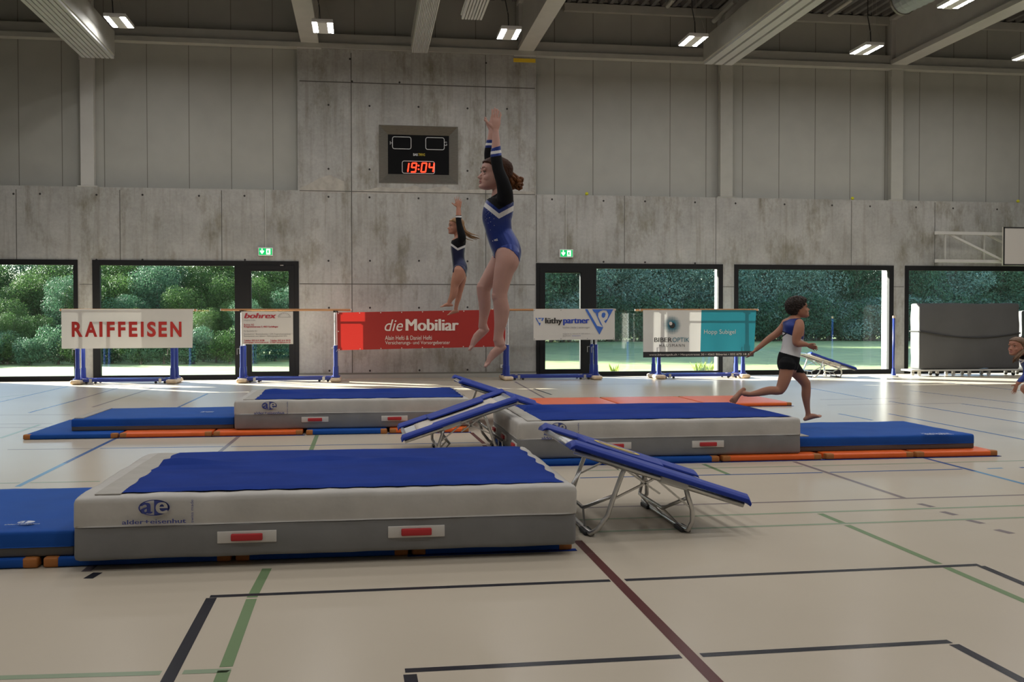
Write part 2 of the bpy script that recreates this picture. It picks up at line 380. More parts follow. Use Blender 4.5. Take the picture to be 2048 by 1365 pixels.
wb_.box(XL, xC0, WY+.3, WY+.62, ZTOP, LEDGE, 4); wb_.box(xC1, XR, WY+.3, WY+.62, ZTOP, LEDGE, 4); wb_.box(xC0, xC1, WY+.3, WY+.62, 0, ZCT, 4)
ed = sorted([XL, xC0, xC1, XR]+[v for ab in OPEN.values() for v in ab])
for a, b in ((XL, -9.9), (OPEN['window_1'][1], OPEN['window_2'][0]), (OPEN['window_3'][1], OPEN['window_4'][0]), (OPEN['window_4'][1], OPEN['window_5'][0]), (19.2, XR)):
    wb_.box(a, b, WY+.3, WY+.62, 0, ZTOP, 4)
def hz(px0, px1, py0, py1, w=.02, m=1):    # horizontal formwork joint
    a, b = W(px0, py0, WY), W(px1, py1, WY); z = (a.z+b.z)/2; wb_.box(a.x, b.x, WY-.002, WY+.01, z-w/2, z+w/2, m)
def vt(px, py0, py1, w=.02, m=1):
    a, b = W(px, py0, WY), W(px, py1, WY); wb_.box(a.x-w/2, a.x+w/2, WY-.002, WY+.01, b.z, a.z, m)
vt(702, 106, 757, .022); vt(971, 110, 755, .018); hz(599, 1070, 164, 175, .025); hz(599, 1070, 567, 571, .022); hz(599, 1070, 383, 388, .02)
vt(239.5, 380, 521, .018); vt(443, 381, 521, .018); vt(32, 379, 521, .018); vt(1072.5, 390, 525, .02); vt(1249, 392, 527, .015); vt(1432, 395, 529, .015); vt(1703, 402, 533, .015); vt(1870, 405, 535, .015); hz(159, 186, 569, 569, .015); hz(1445, 1468, 574, 574, .015); hz(1787, 1808, 574, 574, .015)
for px, py in [(657,210),(739,212),(837,214),(935,217),(1014,218),(657,338),(739,339),(935,342),(657,394),(739,395),(837,397),(935,398),(657,522),(740,522),(838,522),(935,523),(658,616),(740,616),(838,616),(935,615),(659,742),(740,742),(839,741),(935,740),(80,388),(193,390),(285,390),(398,392),(489,392),(27,388),(1104,399),(1207,402),(1290,403),(1390,405),(1471,407),(1569,409),(1664,411),(1740,413),(1832,415),(1906,417),(1994,419),(285,520),(193,520),(490,520),(1207,524),(1290,525),(1390,527),(700,118),(972,126),(704,163),(799,165)]:
    disc(wb_, lambda a, b, c=W(px, py, WY): c+Vector((a, -.004, b)), 0, 0, .026, .026, 2, 10)
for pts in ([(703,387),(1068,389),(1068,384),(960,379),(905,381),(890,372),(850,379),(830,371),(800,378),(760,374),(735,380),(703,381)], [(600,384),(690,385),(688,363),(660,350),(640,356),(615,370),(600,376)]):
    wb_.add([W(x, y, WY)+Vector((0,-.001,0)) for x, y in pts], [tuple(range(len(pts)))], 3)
struct('wall_back', wb_, [M['concrete'], M['joint'], M['tiehole'], M['patch'], M['render_white']])
# sheet-metal panels above the ledge, set back behind the columns
PY = WY+.22
up = MB(); up.box(XL, XR, PY, PY+.1, LEDGE, ZC+.3, 0)
for px in (-48,38,124.5,209,294.5,378.5,463,546, 710,791,871,951.6,1031):
    x = W(px, 300, PY).x; up.box(x-.008, x+.008, PY-.003, PY+.01, LEDGE if px < 597 else ZCT, ZC, 1)
for px in (1109,1186,1262,1340,1412,1485,1558,1630,1700,1770,1838.5,1906,1972.5,2039):
    x = W(px, 300, PY).x; up.box(x-.008, x+.008, PY-.003, PY+.01, LEDGE, ZC, 1)
struct('wall_upper', up, [M['panel'], M['seam']])
for nm, a in (('wall_left', (XL-.3, XL, YF, WY+.3)), ('wall_right', (XR, XR+.3, YF, WY+.3)), ('wall_front', (XL-.3, XR+.3, YF-.3, YF))):
    w = MB(); w.box(a[0], a[1], a[2], a[3], 0, LEDGE, 0); w.box(a[0], a[1], a[2], a[3], LEDGE, ZC+.3, 1); struct(nm, w, [M['concrete'], M['panel']])
bb = MB()
bb.box(xC0, xC1, WY-.05, WY, 0, .10, 0); bb.box(xC0, xC1, WY-.03, WY, .10, .14, 1)
struct('baseboard_back', bb, [M['steel_paint'], M['seam']])

# windows and glass doors: dark frames set flush with the inside
def window(name, x0, x1, glass, py_b, ztop_pad=.13, doors=()):
    mb = MB(); z0 = 0.0
    holes = [(a, b, zb, zt) for a, b, zb, zt in glass]
    grid_wall(mb, x0, x1, z0, ZTOP, holes, WY-.03, WY+.10)
    o = struct(name, mb, M['frame'])
    for a, b, zb, zt in glass:
        if (a, b, zb, zt) in doors: continue
        g = MB(); g.quad((a-.01, WY+.06, zb-.01), (b+.01, WY+.06, zb-.01), (b+.01, WY+.06, zt+.01), (a-.01, WY+.06, zt+.01)); g.build('pane', M['glass'], o)
    return o
gz0, gz1 = .12, ZTOP-.13
def gl(pa, pb, zb=None, zt=None): return (wx(pa) if pa is not None else None, wx(pb), gz0 if zb is None else zb, gz1 if zt is None else zt)
dz0, dz1 = .19, ZTOP-.25
w1 = (-9.75, wx(148), gz0, gz1); w2 = gl(201, 470); d1 = gl(503, 578, dz0, dz1)
d2 = gl(1090, 1160.5, dz0, dz1); w3 = gl(1192, 1436); w4 = gl(1476, 1777); w5 = (wx(1816), 19.05, gz0, gz1)
window('window_1', *OPEN['window_1'], [w1], 0)
xd = wx(486)
window('window_2', OPEN['window_2'][0], xd, [w2], 0)
window('window_3', wx(1176), OPEN['window_3'][1], [w3], 0)
window('window_4', *OPEN['window_4'], [w4], 0); window('window_5', *OPEN['window_5'], [w5], 0)
for nm, a, b, g in (('door_1', xd, OPEN['window_2'][1], d1), ('door_2', OPEN['window_3'][0], wx(1176), d2)):
    o = window(nm, a, b, [g], 0)
    s = MB(); side = g[1] if nm == 'door_1' else g[0]; e = .05
    fr = MB()                              # raised leaf profile around the glass
    for x0, x1, z0, z1 in ((g[0]-.14, g[0]-.02, .06, g[3]+.14), (g[1]+.02, g[1]+.14, .06, g[3]+.14), (g[0]-.02, g[1]+.02, g[3]+.02, g[3]+.14), (g[0]-.02, g[1]+.02, .06, g[2]-.02)):
        fr.box(x0, x1, WY-.045, WY-.031, z0, z1)
    fr.build('leaf_frame', M['frame'], o)
    hx = g[0]-.08 if nm == 'door_1' else g[1]+.08
    h = MB(); h.tube([(hx, WY-.05, 1.0), (hx, WY-.10, 1.0), (hx+(.14 if nm == 'door_1' else -.14), WY-.10, 1.0)], .011); h.build('door_handle', M['brushed'], o)
    if nm == 'door_1':
        k = MB(); q = W(563, 531.5, WY-.03); k.box(q.x-.03, q.x+.05, WY-.045, WY-.03, q.z-.01, q.z+.012); k.build('closer_label', M['label_white'], o)

# steel: columns on the ledge, wall rail, roof beams
ZB = wz(1060, 103)                         # underside of the roof beams
BT = ZB+1.30
cols = [(160, 187, LEDGE, True), (1441, 1466, LEDGE, False), (1783, 1807, LEDGE, False)]
for i, (pa, pb, z0, lf) in enumerate(cols):
    c = MB(); x0, x1 = W(pa, 250, WY).x, W(pb, 250, WY).x
    c.box(x0, x1, WY-.0, WY+.2, z0+.03, ZB); c.box(x0-.08, x1+.08, WY-.01, WY+.21, z0, z0+.03)
    c.box(x0-.02, x0+.02, WY+.0, WY+.06, ZB-.6, ZB-.3); 
    struct('trim_column', c, M['steel_light'] if lf else M['steel_paint'], bevel=.008)
BX = []
for i, (pl, pr, py) in enumerate(((150, 186, 84), (602, 637.5, 94.5), (1035.5, 1067, 107), (1438, 1472, 124.5), (1780, 1811, 140.5))):
    b = MB(); x0, x1 = W(pl, py, WY).x, W(pr, py, WY).x; BX.append((x0, x1))
    c = (x0+x1)/2
    b.box(x0, x1, YF, WY+.2, ZB, ZB+.12); b.box(c-.09, c+.09, YF, WY+.2, ZB+.12, BT-.1); b.box(x0, x1, YF, WY+.2, BT-.1, BT)
    b.box(x0+.02, x1-.02, WY-.05, WY+.2, ZB+.12, BT-.1)
    struct('trim_roof_beam', b, M['steel_light'])
for x in (-10.2,): pass
for i, px in ((1, 0), (2, 1)):             # bearing pads on the concrete pier; the right one keeps a yellow strap
    x0, x1 = BX[i]; p = MB(); p.box(x0-.1, x1+.06, WY-.03, WY+.2, ZCT-.02, ZB); struct('trim_bearing_pad', p, M['steel_light'])
rl = MB(); zr0, zr1 = wz(1400, 122), wz(1400, 108)
rl.box(XL, XR, WY+.02, WY+.06, zr0, zr1+.16, 0); rl.box(XL, XR, WY-.06, WY+.2, zr0-.03, zr0+.09, 0)
struct('trim_wall_rail', rl, M['steel_paint'])
r2 = MB(); zt0 = wz(1300, 22); zt1 = wz(1300, 8)
r2.box(W(1130, 15, WY).x, XR, WY+.05, WY+.2, zt0-.06, zt0+.14, 0); r2.box(W(1130, 15, WY).x, XR, WY+.12, WY+.2, zt1+.02, zt1+.12, 0)
struct('trim_eaves_rail', r2, M['steel_paint'])
# trapezoidal roof deck
ce = MB(); zz = BT+.02; x = XL; pitch = .28
prof = []
while x < XR:
    prof += [(x, zz), (x+.10, zz), (x+.14, zz+.12), (x+.24, zz+.12)]; x += pitch
n = len(prof)
ce.add([(a, YF, b) for a, b in prof]+[(a, WY+.3, b) for a, b in prof], [(i, n+i, n+i+1, i+1) for i in range(n-1)], 0)
ce.box(XL-.3, XR+.3, YF-.3, WY+.62, zz+.13, zz+.3, 0)
struct('ceiling', ce, [M['deck']])
pl = MB()                                  # purlins and a diagonal wind brace seen between the beams
for y in (3, 9.5, 16, 22.2): pl.box(XL, XR, y, y+.12, BT-.32, BT-.12)
a = W(1262, 12, WY-.3); b_ = W(1460, -50, WY-.3)
struct('trim_purlins', pl, M['steel_paint'])
br = MB(); br.tube([W(1658, 30, 25.0), W(1705, -2, 23.6)], .05); br.tube([W(1335, 12, 25.5), W(1348, -3, 24.5)], .06); br.tube([W(1428, 42, 25.2), W(1470, 2, 23.0)], .06)
struct('trim_wind_brace', br, M['steel_paint'])
# ---------------------------------------------------------------- under the roof
def ribbed_housing(name, x0, x1, y0, y1, z0, z1, label, cat, nrib=9, side='right'):
    o = thing(name, ((x0+x1)/2, (y0+y1)/2, z1), label, cat)
    b = MB(); b.box(x0, x1, y0, y1, z0+.05, z1); b.build('casing', M['steel_paint'], o, bevel=.02)
    r = MB(); k = (x1-x0-.04)/nrib
    for i in range(nrib): r.box(x0+.02+k*(i+.12), x0+.02+k*(i+.88), y0, y1+.06, z0, z0+.06)
    r.build('ribbed_underside', M['ribbed'], o, bevel=.006)
    return o
q0, q1 = W(197, 115, 24.6), W(231, 115, 24.6)
ribbed_housing('partition_curtain_housing', BX[0][1]-.02, W(231, 110, 24.8).x, YF+.1, 24.75, W(215, 116, 24.75).z, W(230, 62, 24.75).z,
               'long grey dividing curtain housing with ribbed underside hung beside the leftmost roof beam', 'curtain housing', 7)
ribbed_housing('partition_curtain_housing', W(1406, 120, 24.75).x, BX[3][0]+.02, YF+.1, 24.75, W(1420, 128, 24.75).z, W(1405, 76, 24.75).z,
               'long grey dividing curtain housing with ribbed underside hung beside the wide beam right of centre', 'curtain housing', 3)
ribbed_housing('radiant_ceiling_panel', W(822, 104, 25.3).x, W(857, 104, 25.3).x, YF+.1, 25.3, W(840, 105, 25.3).z, W(840, 70, 25.3).z,
               'white ribbed radiant heating strip running up to the concrete pier above the clock', 'heating panel', 11)
P0, P1 = W(921, 37, 19.5), W(967, 37, 19.5)
ribbed_housing('radiant_ceiling_panel', P0.x, P1.x, YF+.1, 19.5, P0.z, P0.z+.10,
               'short white ribbed radiant heating panel ending in mid air right of the long strip', 'heating panel', 7)
# spiral ventilation duct: only its far end shows
du = thing('ventilation_duct', (*W(1812, 5, 21.0).xy, 9.4), 'silver spiral ventilation duct end high up beside the rightmost roof beam', 'duct')
a, b = W(1808, 4, 21.5), W(1835, -12, 20.4); dirv = Vector((.12, -1, 0)).normalized()
mb = MB(); pts = []; rs = []
for i in range(90):
    pts.append(a+dirv*(i*.05)+Vector((0,0,.05))); rs.append(.30+(.012 if i % 4 == 0 else 0))
mb.tube(pts, rs, 20); mb.build('pipe', mat('galvanised_duct', (.34,.38,.40), .6, metal=.3), du, smooth=False)
mb = MB(); mb.tube([pts[0], pts[0]-dirv*.06], .34, 20); mb.build('end_flange', M['brushed'], du)
for i, px in enumerate((1360, 1428)): pass

# LED lamps in a grid: the row near the window wall shows, the rest light the hall
def make_lamp(c, label):
    o = thing('pendant_lamp', c, label, 'lamp', 'LED lamps hung from the hall roof')
    x, y, z = c; w, l = .225, .42
    b = MB(); b.box(x-w, x+w, y-l, y+l, z+.015, z+.09); b.build('housing', M['lamp_white'], o, bevel=.01)
    b = MB(); b.box(x-.10, x+.10, y-l+.01, y+l-.01, z+.002, z+.016); b.build('centre_plate', M['lamp_white'], o)
    for sx in (-1, 1):
        for sy in (-1, 1):
            b = MB(); a0, a1, b0, b1 = x+sx*.165-.05, x+sx*.165+.05, y+sy*.205-.185, y+sy*.205+.185; b.quad((a0,b0,z+.012), (a0,b1,z+.012), (a1,b1,z+.012), (a1,b0,z+.012)); b.build('light_strip', M['led'], o)
    b = MB(); b.tube([(x-.05, y-.30, z+.09), (x-.06, y-.3, z+.35), (x-.13, y-.30, z+.7), (x-.13, y-.3, BT)], .012, 6); b.build('power_cord', M['wire'], o)
    for sx in (-1, 1):
        b = MB(); b.tube([(x+sx*.18, y-.36, z+.09), (x+sx*.05, y-.36, z+.5), (x+sx*.05, y-.36, BT)], .003, 5); b.build('suspension_wire', M['brushed'], o)
    return o
LZ = 7.8
spots = [(238,46),(646,57),(1018,70),(1386,84),(1733,101)]
pl_ = [G(px, py, LZ) for px, py in spots]
names = ['LED lamp in the far row hanging beside the leftmost curtain housing', 'LED lamp in the far row hanging before the second roof beam from the left',
         'LED lamp in the far row hanging just left of the beam above the yellow strap', 'LED lamp in the far row hanging just left of the wide ribbed housing',
         'LED lamp in the far row hanging between the two rightmost roof beams']
lamp0 = make_lamp(tuple(pl_[0]), names[0])
for p, s in zip(pl_[1:], names[1:]): dup(lamp0, tuple(p), s)
dx = (pl_[4].x-pl_[0].x)/4; yy = sum(p.y for p in pl_)/5
dup(lamp0, (pl_[4].x+dx, pl_[4].y, LZ), 'LED lamp cut off by the right edge of the photo, in the far row')
q = G(1917, 6, LZ)
dup(lamp0, (q.x, q.y, LZ), 'LED lamp of the nearer row at the top right, beside the duct')
rowdy = q.y-yy
for r in range(1, 7):
    for k in range(-1, 7):
        x = pl_[0].x+dx*k; y = yy + rowdy*r
        if abs(x-q.x) < dx*.6 and r == 1: continue
        if x > XR-.5 or x < XL+.5 or y < YF+.5: continue
        dup(lamp0, (x, y, LZ), 'LED lamp further out over the hall floor, above the top of the photo', 'LED lamps above the frame')

# ---------------------------------------------------------------- on the window wall
c0 = W(837, 310, WY)
ck = thing('scoreboard', (c0.x, WY, c0.z), 'black digital scoreboard clock showing 19:04 sunk in the concrete pier', 'scoreboard')
i0, i1 = W(776, 348, WY+.10), W(898, 272, WY+.10)
fr = MB(); o_ = [Vector((x, WY-.012, z)) for x, z in ((clk0.x,clk0.z),(clk1.x,clk0.z),(clk1.x,clk1.z),(clk0.x,clk1.z))]
o2 = [Vector((x, WY-.012, z)) for x, z in ((clk0.x+.015,clk0.z+.015),(clk1.x-.015,clk0.z+.015),(clk1.x-.015,clk1.z-.015),(clk0.x+.015,clk1.z-.015))]
ii = [Vector((x, WY+.10, z)) for x, z in ((i0.x,i0.z),(i1.x,i0.z),(i1.x,i1.z),(i0.x,i1.z))]
for k in range(4):
    j = (k+1) % 4; fr.quad(o_[k], o_[j], o2[j], o2[k]); fr.quad(o2[k], o2[j], ii[j], ii[k])
    fr.quad(o_[k], o_[k]+Vector((0,.02,0)), o_[j]+Vector((0,.02,0)), o_[j])
fr.build('steel_surround', mat('dull_steel', (.13,.12,.10), .5, metal=.6, var=.12, scale=10, stretch=(1,1,8)), ck)
bd = MB(); bd.box(i0.x-.02, i1.x+.02, WY+.10, WY+.16, i0.z-.02, i1.z+.02); bd.build('display_panel', mat('black_display', (.004,.004,.0045), .6, spec=.1), ck)
wm = mat('white_print', (.62,.62,.62), .6); ym = mat('yellow_print', (.5,.38,.02), .6); DY = WY+.098
def rrect(mb, px0, py0, px1, py1, w=.018, r=.05, gaps=()):
    a, b = W(px0, py1, DY), W(px1, py0, DY); pts = []
    for cx, cz, s in ((b.x-r, b.z-r, 0), (a.x+r, b.z-r, 90), (a.x+r, a.z+r, 180), (b.x-r, a.z+r, 270)):
        pts += [Vector((cx+r*math.cos(math.radians(s+15*k)), DY, cz+r*math.sin(math.radians(s+15*k)))) for k in range(7)]
    mb.tube(pts, w/2, 6, closed=True)
pr = MB(); rrect(pr, 785, 274.5, 822, 297.5); rrect(pr, 851.5, 276, 888.5, 299); rrect(pr, 804.5, 323.5, 869, 346.5)
text(pr, 'H', prect(780, 289.5, 785, 282.5, DY-.006)); text(pr, 'G', prect(888, 291.5, 894, 284, DY-.006)); text(pr, 'BAR', prect(826.5, 312, 836, 307, DY-.006), offset=.02)
pr.build('printed_frame', wm, ck)
pr = MB(); text(pr, 'TIMING', prect(836.5, 312, 850, 307, DY-.006), offset=.02); pr.build('lettering', ym, ck)
LEDR = mat('red_led_segment', (1.0,.035,.012), .4, emit=3.2)
SEG = {'1': 'bc', '9': 'abcdfg', '0': 'abcdef', '4': 'bcfg'}
dg_ = MB()
def seg_digit(ch, px):
    def P(u, v): return W(px+u*9.0+(1-v)*(-2.4)+2.4, 326.5+(1-v)*17.5, DY-.004)
    S = {'a': ((0,1),(1,1)), 'b': ((1,1),(1,.5)), 'c': ((1,.5),(1,0)), 'd': ((0,0),(1,0)), 'e': ((0,0),(0,.5)), 'f': ((0,.5),(0,1)), 'g': ((0,.5),(1,.5))}
    for s in SEG[ch]: dg_.tube([P(*S[s][0]), P(*S[s][1])], .017, 6)
seg_digit('1', 806.5); seg_digit('9', 822.5-0.5); seg_digit('0', 842); seg_digit('4', 857)
for y in (331.5, 338.8):
    p = W(837.3, y, DY-.004); dg_.ball(p, .022, .012, .022, 6)
dg_.build('clock_digits', LEDR, ck)

GREEN = mat('exit_sign_green', (.0,.42,.10), .4, emit=1.0); WHT = mat('exit_sign_white', (.95,1,.97), .4, emit=1.6)
def exit_sign(px0, py0, px1, py1, label):
    a, b = W(px0, py1, WY-.08), W(px1, py0, WY-.08)
    o = thing('exit_sign', ((a.x+b.x)/2, WY, a.z), label, 'exit sign', 'green emergency exit signs')
    h = MB(); h.box(a.x-.02, b.x+.02, WY-.078, WY, a.z-.02, b.z+.02); h.build('housing', M['lamp_white'], o, bevel=.008)
    h = MB(); h.quad(Vector((a.x,WY-.081,a.z)), Vector((b.x,WY-.081,a.z)), Vector((b.x,WY-.081,b.z)), Vector((a.x,WY-.081,b.z))); h.build('green_face', GREEN, o)
    f = rectfn(a.x, a.z, b.x, b.z, WY-.083); p = MB()
    P = lambda *q: [f(u, v) for u, v in q]
    p.add(P((.20,.95),(.27,.95),(.27,.5),(.36,.68),(.40,.55),(.235,.12),(.07,.55),(.11,.68),(.20,.5)), [(0,1,2,8),(2,3,4),(2,4,5),(2,5,8),(5,6,8),(6,7,8)])
    plate(p, f, 0, u0=.56, u1=.87, v0=.08, v1=.92); p.build('pictogram', WHT, o)
    r = MB(); f2 = rectfn(a.x, a.z, b.x, b.z, WY-.085)
    def lim(u0, v0, u1, v1, w):
        A, B = f2(u0, v0), f2(u1, v1); r.beam(A, B, w, .002, up=(0,1,0))
    lim(.70,.70,.68,.42,.035); lim(.69,.66,.62,.52,.016); lim(.70,.64,.78,.60,.016); lim(.68,.42,.77,.32,.02); lim(.77,.32,.78,.16,.018); lim(.68,.42,.66,.26,.02); lim(.66,.26,.58,.22,.018)
    disc(r, f2, .725, .80, .03, .06, 0, 10); r.build('running_figure', GREEN, o)
    c = MB(); x = (a.x+b.x)/2; c.tube([(x, WY-.015, b.z+.02), (x, WY-.015, LEDGE)], .012, 8); c.build('conduit', M['steel_light'], o)
exit_sign(518, 497, 544, 510, 'green exit sign with arrow above the glass door in the left half of the wall')
exit_sign(1121, 500.5, 1145, 513.5, 'green exit sign with arrow above the glass door right of the red banner')

# basketball backboard on its folded truss
BY = 25.0
bk = thing('basketball_backboard', (*W(2048, 494, BY).xy, W(2048, 532, BY).z), 'white basketball backboard on a pale wall truss at the right edge', 'backboard')
b = MB(); a0, a1 = W(2006, 531, BY), W(2148, 456, BY); b.box(a0.x, a1.x, BY, BY+.05, a0.z, a1.z); b.build('board', mat('white_board', (.55,.52,.48), .5), bk)
f = rectfn(a0.x, a0.z, a1.x, a1.z, BY-.004); p = MB()
for u0, u1, v0, v1 in ((0,1,0,.035),(0,1,.965,1),(0,.022,0,1),(.978,1,0,1),(.335,.665,.10,.135),(.335,.665,.50,.535),(.335,.36,.1,.53),(.64,.665,.1,.53)): plate(p, f, 0, u0=u0, u1=u1, v0=v0, v1=v1)
p.build('black_border', M['rubber'], bk)
def bar(px0, py0, px1, py1, Y0=25.45, Y1=25.15, w=.07):
    t = MB(); t.beam(W(px0, py0, Y0), W(px1, py1, Y1), w, w); return t
for nm, q, w in (('top_chord', (1873,466,2040,469), .08), ('bottom_chord', (1872,522,2040,524), .08), ('strut', (1890,467,1890,522), .035), ('strut', (1968,468,1968,523), .035), ('diagonal', (1897,468,2003,520), .055), ('diagonal', (1973,469,2040,503), .055)):
    dyv = 25.45 if nm != 'x' else 0
    bar(*q, Y0=25.45, Y1=25.45 if nm == 'strut' else 25.2, w=w).build(nm, M['steel_light'], bk)
for py in (466, 522):
    t = MB(); t.beam(W(1873, py, WY-.03), W(1873, py, 25.4), .09, .09); t.build('wall_bracket', M['steel_light'], bk)
rg = MB(); cx = (a0.x+a1.x)/2; rz = a0.z+.15
rg.tube([(cx+.23*math.cos(k*math.pi/12), BY-.32+.23*math.sin(k*math.pi/12), rz) for k in range(24)], .01, 8, closed=True); rg.box(cx-.09, cx+.09, BY-.12, BY, rz-.08, rz+.01)
rg.build('hoop', mat('orange_hoop', (.7,.12,.02), .4), bk)

# small bits on the wall
sk = thing('wall_socket', tuple(W(1004.5, 733, WY)), 'white square wall socket low on the concrete beside the blue uprights', 'socket')
a, b = W(1001, 736.5, WY), W(1008, 729.5, WY); m_ = MB(); m_.box(a.x, b.x, WY-.03, WY, a.z, b.z); m_.build('cover', M['lamp_white'], sk, bevel=.004)
m_ = MB(); disc(m_, rectfn(a.x, a.z, b.x, b.z, WY-.032), .5, .5, .25, .25); m_.build('outlet', mat('grey_socket', (.3,.3,.3), .6), sk)
st = MB(); a, b = W(1027, 124, WY-.04), W(1071, 118, WY-.04); st.box(a.x, b.x, WY-.045, WY-.031, a.z, b.z)
tag(st.build('webbing_strap', M['yellow']), 'yellow strap lying along the bearing pad under the middle roof beam', 'strap')
for px, where in ((1173.5, 'nearest the concrete pier'), (1705, 'left of the rightmost column'), (2036, 'near the right edge of the photo')):
    c = W(px, 390+(px-1173)*.0215-2, WY+.06); s = MB(); c.z = LEDGE+.045; s.ball(c, .045, n=8)
    tag(s.build('yellow_ball', mat('yellow_felt', (.62,.6,.03), .8), smooth=True), 'small yellow ball stuck on the concrete ledge '+where, 'ball', 'balls stuck on the ledge')
# ---------------------------------------------------------------- parallel bars and banners
def parallel_bars(xl, xr, rail0, rail1, label, y0=24.42, gap=.48, ztop=None):
    zt = W(xl, 620, y0).z if ztop is None else ztop
    x0, x1 = W(xl, 700, y0).x, W(xr, 700, y0).x; r0, r1 = W(rail0, 620, y0).x, W(rail1, 620, y0).x
    o = thing('parallel_bars', ((x0+x1)/2, y0+gap/2, 0), label, 'parallel bars', 'parallel bars lined up along the windows')
    for k in (0, 1):
        y = y0+gap*k
        m_ = MB(); m_.tube([(r0, y, zt), (r0+.01, y, zt), (r1-.01, y, zt), (r1, y, zt)], [.021, .025, .025, .021], 12); rl_ = m_.build('rail', M['wood'], o)
        for x in (r0, r1):
            m_ = MB(); m_.tube([(x-.006, y, zt), (x+.006, y, zt)], .0255, 12); m_.build('end_cap', M['white_steel'], rl_)
        for x in (x0, x1):
            m_ = MB(); m_.tube([(x, y, .12), (x, y, .36)], [.062, .055], 12); m_.tube([(x, y, .36), (x, y, .86)], .045, 12)
            m_.tube([(x, y, .10), (x, y, .13)], .10, 12); u = m_.build('upright', M['blue_steel'], o)
            m_ = MB(); m_.tube([(x, y, .86), (x, y, zt-.05)], .027, 12); tb = m_.build('inner_tube', M['white_steel'], o)
            m_ = MB(); n_ = 22
            for i in range(n_):
                z = .9+(zt-1.0)*i/n_; m_.box(x-.012, x+.012, y-.0285, y-.0265, z, z+.014)
            m_.build('scale', M['rubber'], tb)
            m_ = MB(); m_.box(x-.05, x+.05, y-.03, y+.03, zt-.06, zt-.025); m_.build('rail_bracket', M['rubber'], o)
            s_ = -1 if x == x0 else 1
            m_ = MB(); m_.tube([(x-s_*0-.055, y, .80), (x-.11, y-.01, .80), (x-.11, y-.01, .66)], .009, 6); m_.build('locking_lever', M['chrome'], o)
    for x in (x0, x1):
        m_ = MB(); m_.softbox(x-.12, x+.12, y0-.24, y0+gap+.24, .005, .105, .045, .2); m_.build('foot', M['wood_end'], o, smooth=True)
    for k in (0, 1):
        y = y0+.02+(gap-.04)*k; m_ = MB(); m_.box(x0+.1, x1-.1, y-.035, y+.035, .05, .12); bm_ = m_.build('base_beam', M['blue_steel'], o, bevel=.008)
        for x in (x0+.28, x1-.28):
            m_ = MB(); m_.box(x-.03, x+.03, y-.04, y-.036, .03, .125); m_.build('clip', M['chrome'], bm_)
            for d in (-.1, .1):
                m_ = MB(); m_.cyl((x+d, y-.02, .03), (x+d, y+.02, .03), .028, 10); m_.build('castor', M['rubber'], o)
    return o
parallel_bars(155, 345, 119.5, 387, 'blue parallel bars carrying the white banner with red capitals, far left')
parallel_bars(484, 671, 441, 702, 'blue parallel bars carrying the small white board beside the left glass door')
parallel_bars(1015, 1192, 985, 1231, 'blue parallel bars behind the jumping girl, carrying the white banner with blue triangles')
parallel_bars(1318, 1486, 1280, 1516, 'blue parallel bars carrying the white and teal banner, right of centre')
BYN = 24.36
def wv(amp, k, s=0): return lambda x, z: amp*math.sin(k*x+s)*math.cos(.9*z+s)
def banner(name, corners, label, mats, cols=((0, 1, 0, 1, 0),), amp=.006, k=5, Y=BYN, thick=0):
    (tlx, tly), (trx, try_), (blx, bly), (brx, bry) = corners; wave = wv(amp, k)
    TL, TR, BL, BR = W(tlx, tly, Y), W(trx, try_, Y), W(blx, bly, Y), W(brx, bry, Y)
    def fn(u, v, lift=0):
        p = BL.lerp(BR, u).lerp(TL.lerp(TR, u), v); return Vector((p.x, Y+wave(p.x, p.z)-lift, p.z))
    o = thing(name, tuple((BL+BR)/2), label, 'banner')
    def lf(d): return lambda a, b: fn(a, b, d)
    def px(x0, y1, x1, y0, d=.012):       # sub-rectangle given in the photo
        a = W(x0, y1, Y); b = W(x1, y0, Y)
        def g(u, v):
            x = a.x+(b.x-a.x)*u; z = a.z+(b.z-a.z)*v; return Vector((x, Y+wave(x, z)-d, z))
        return g
    return o, fn, lf, px
def cloth(name, col, t=.085, r=.6): return mat(name, col, r, transl=t, var=.03, scale=2)
# 1 white banner with red capitals
o, fn, lf, px = banner('sponsor_banner', ((122.5,618.5),(386,618.5),(123.5,698),(385,696)), 'white banner with large red capitals hung on the leftmost parallel bars', None, amp=.01, k=3)
m_ = MB(); plate(m_, fn, 0, 48, 14); m_.build('cloth', cloth('white_vinyl_banner', (.62,.585,.545), .03), o, smooth=True)
red = mat('red_print', (.44,.022,.016), .6)
m_ = MB(); x = [144, 170, 199, 214, 236.5, 258, 282, 294.5, 317.5, 341]; xe = [165.5, 194.5, 205, 229.5, 251, 275, 287.5, 312, 334, 363]
for ch, a, b in zip('RAIFFEISEN', x, xe): text(m_, ch, px(a, 674.3, b, 643.8), offset=.035)
m_.build('lettering', red, o)
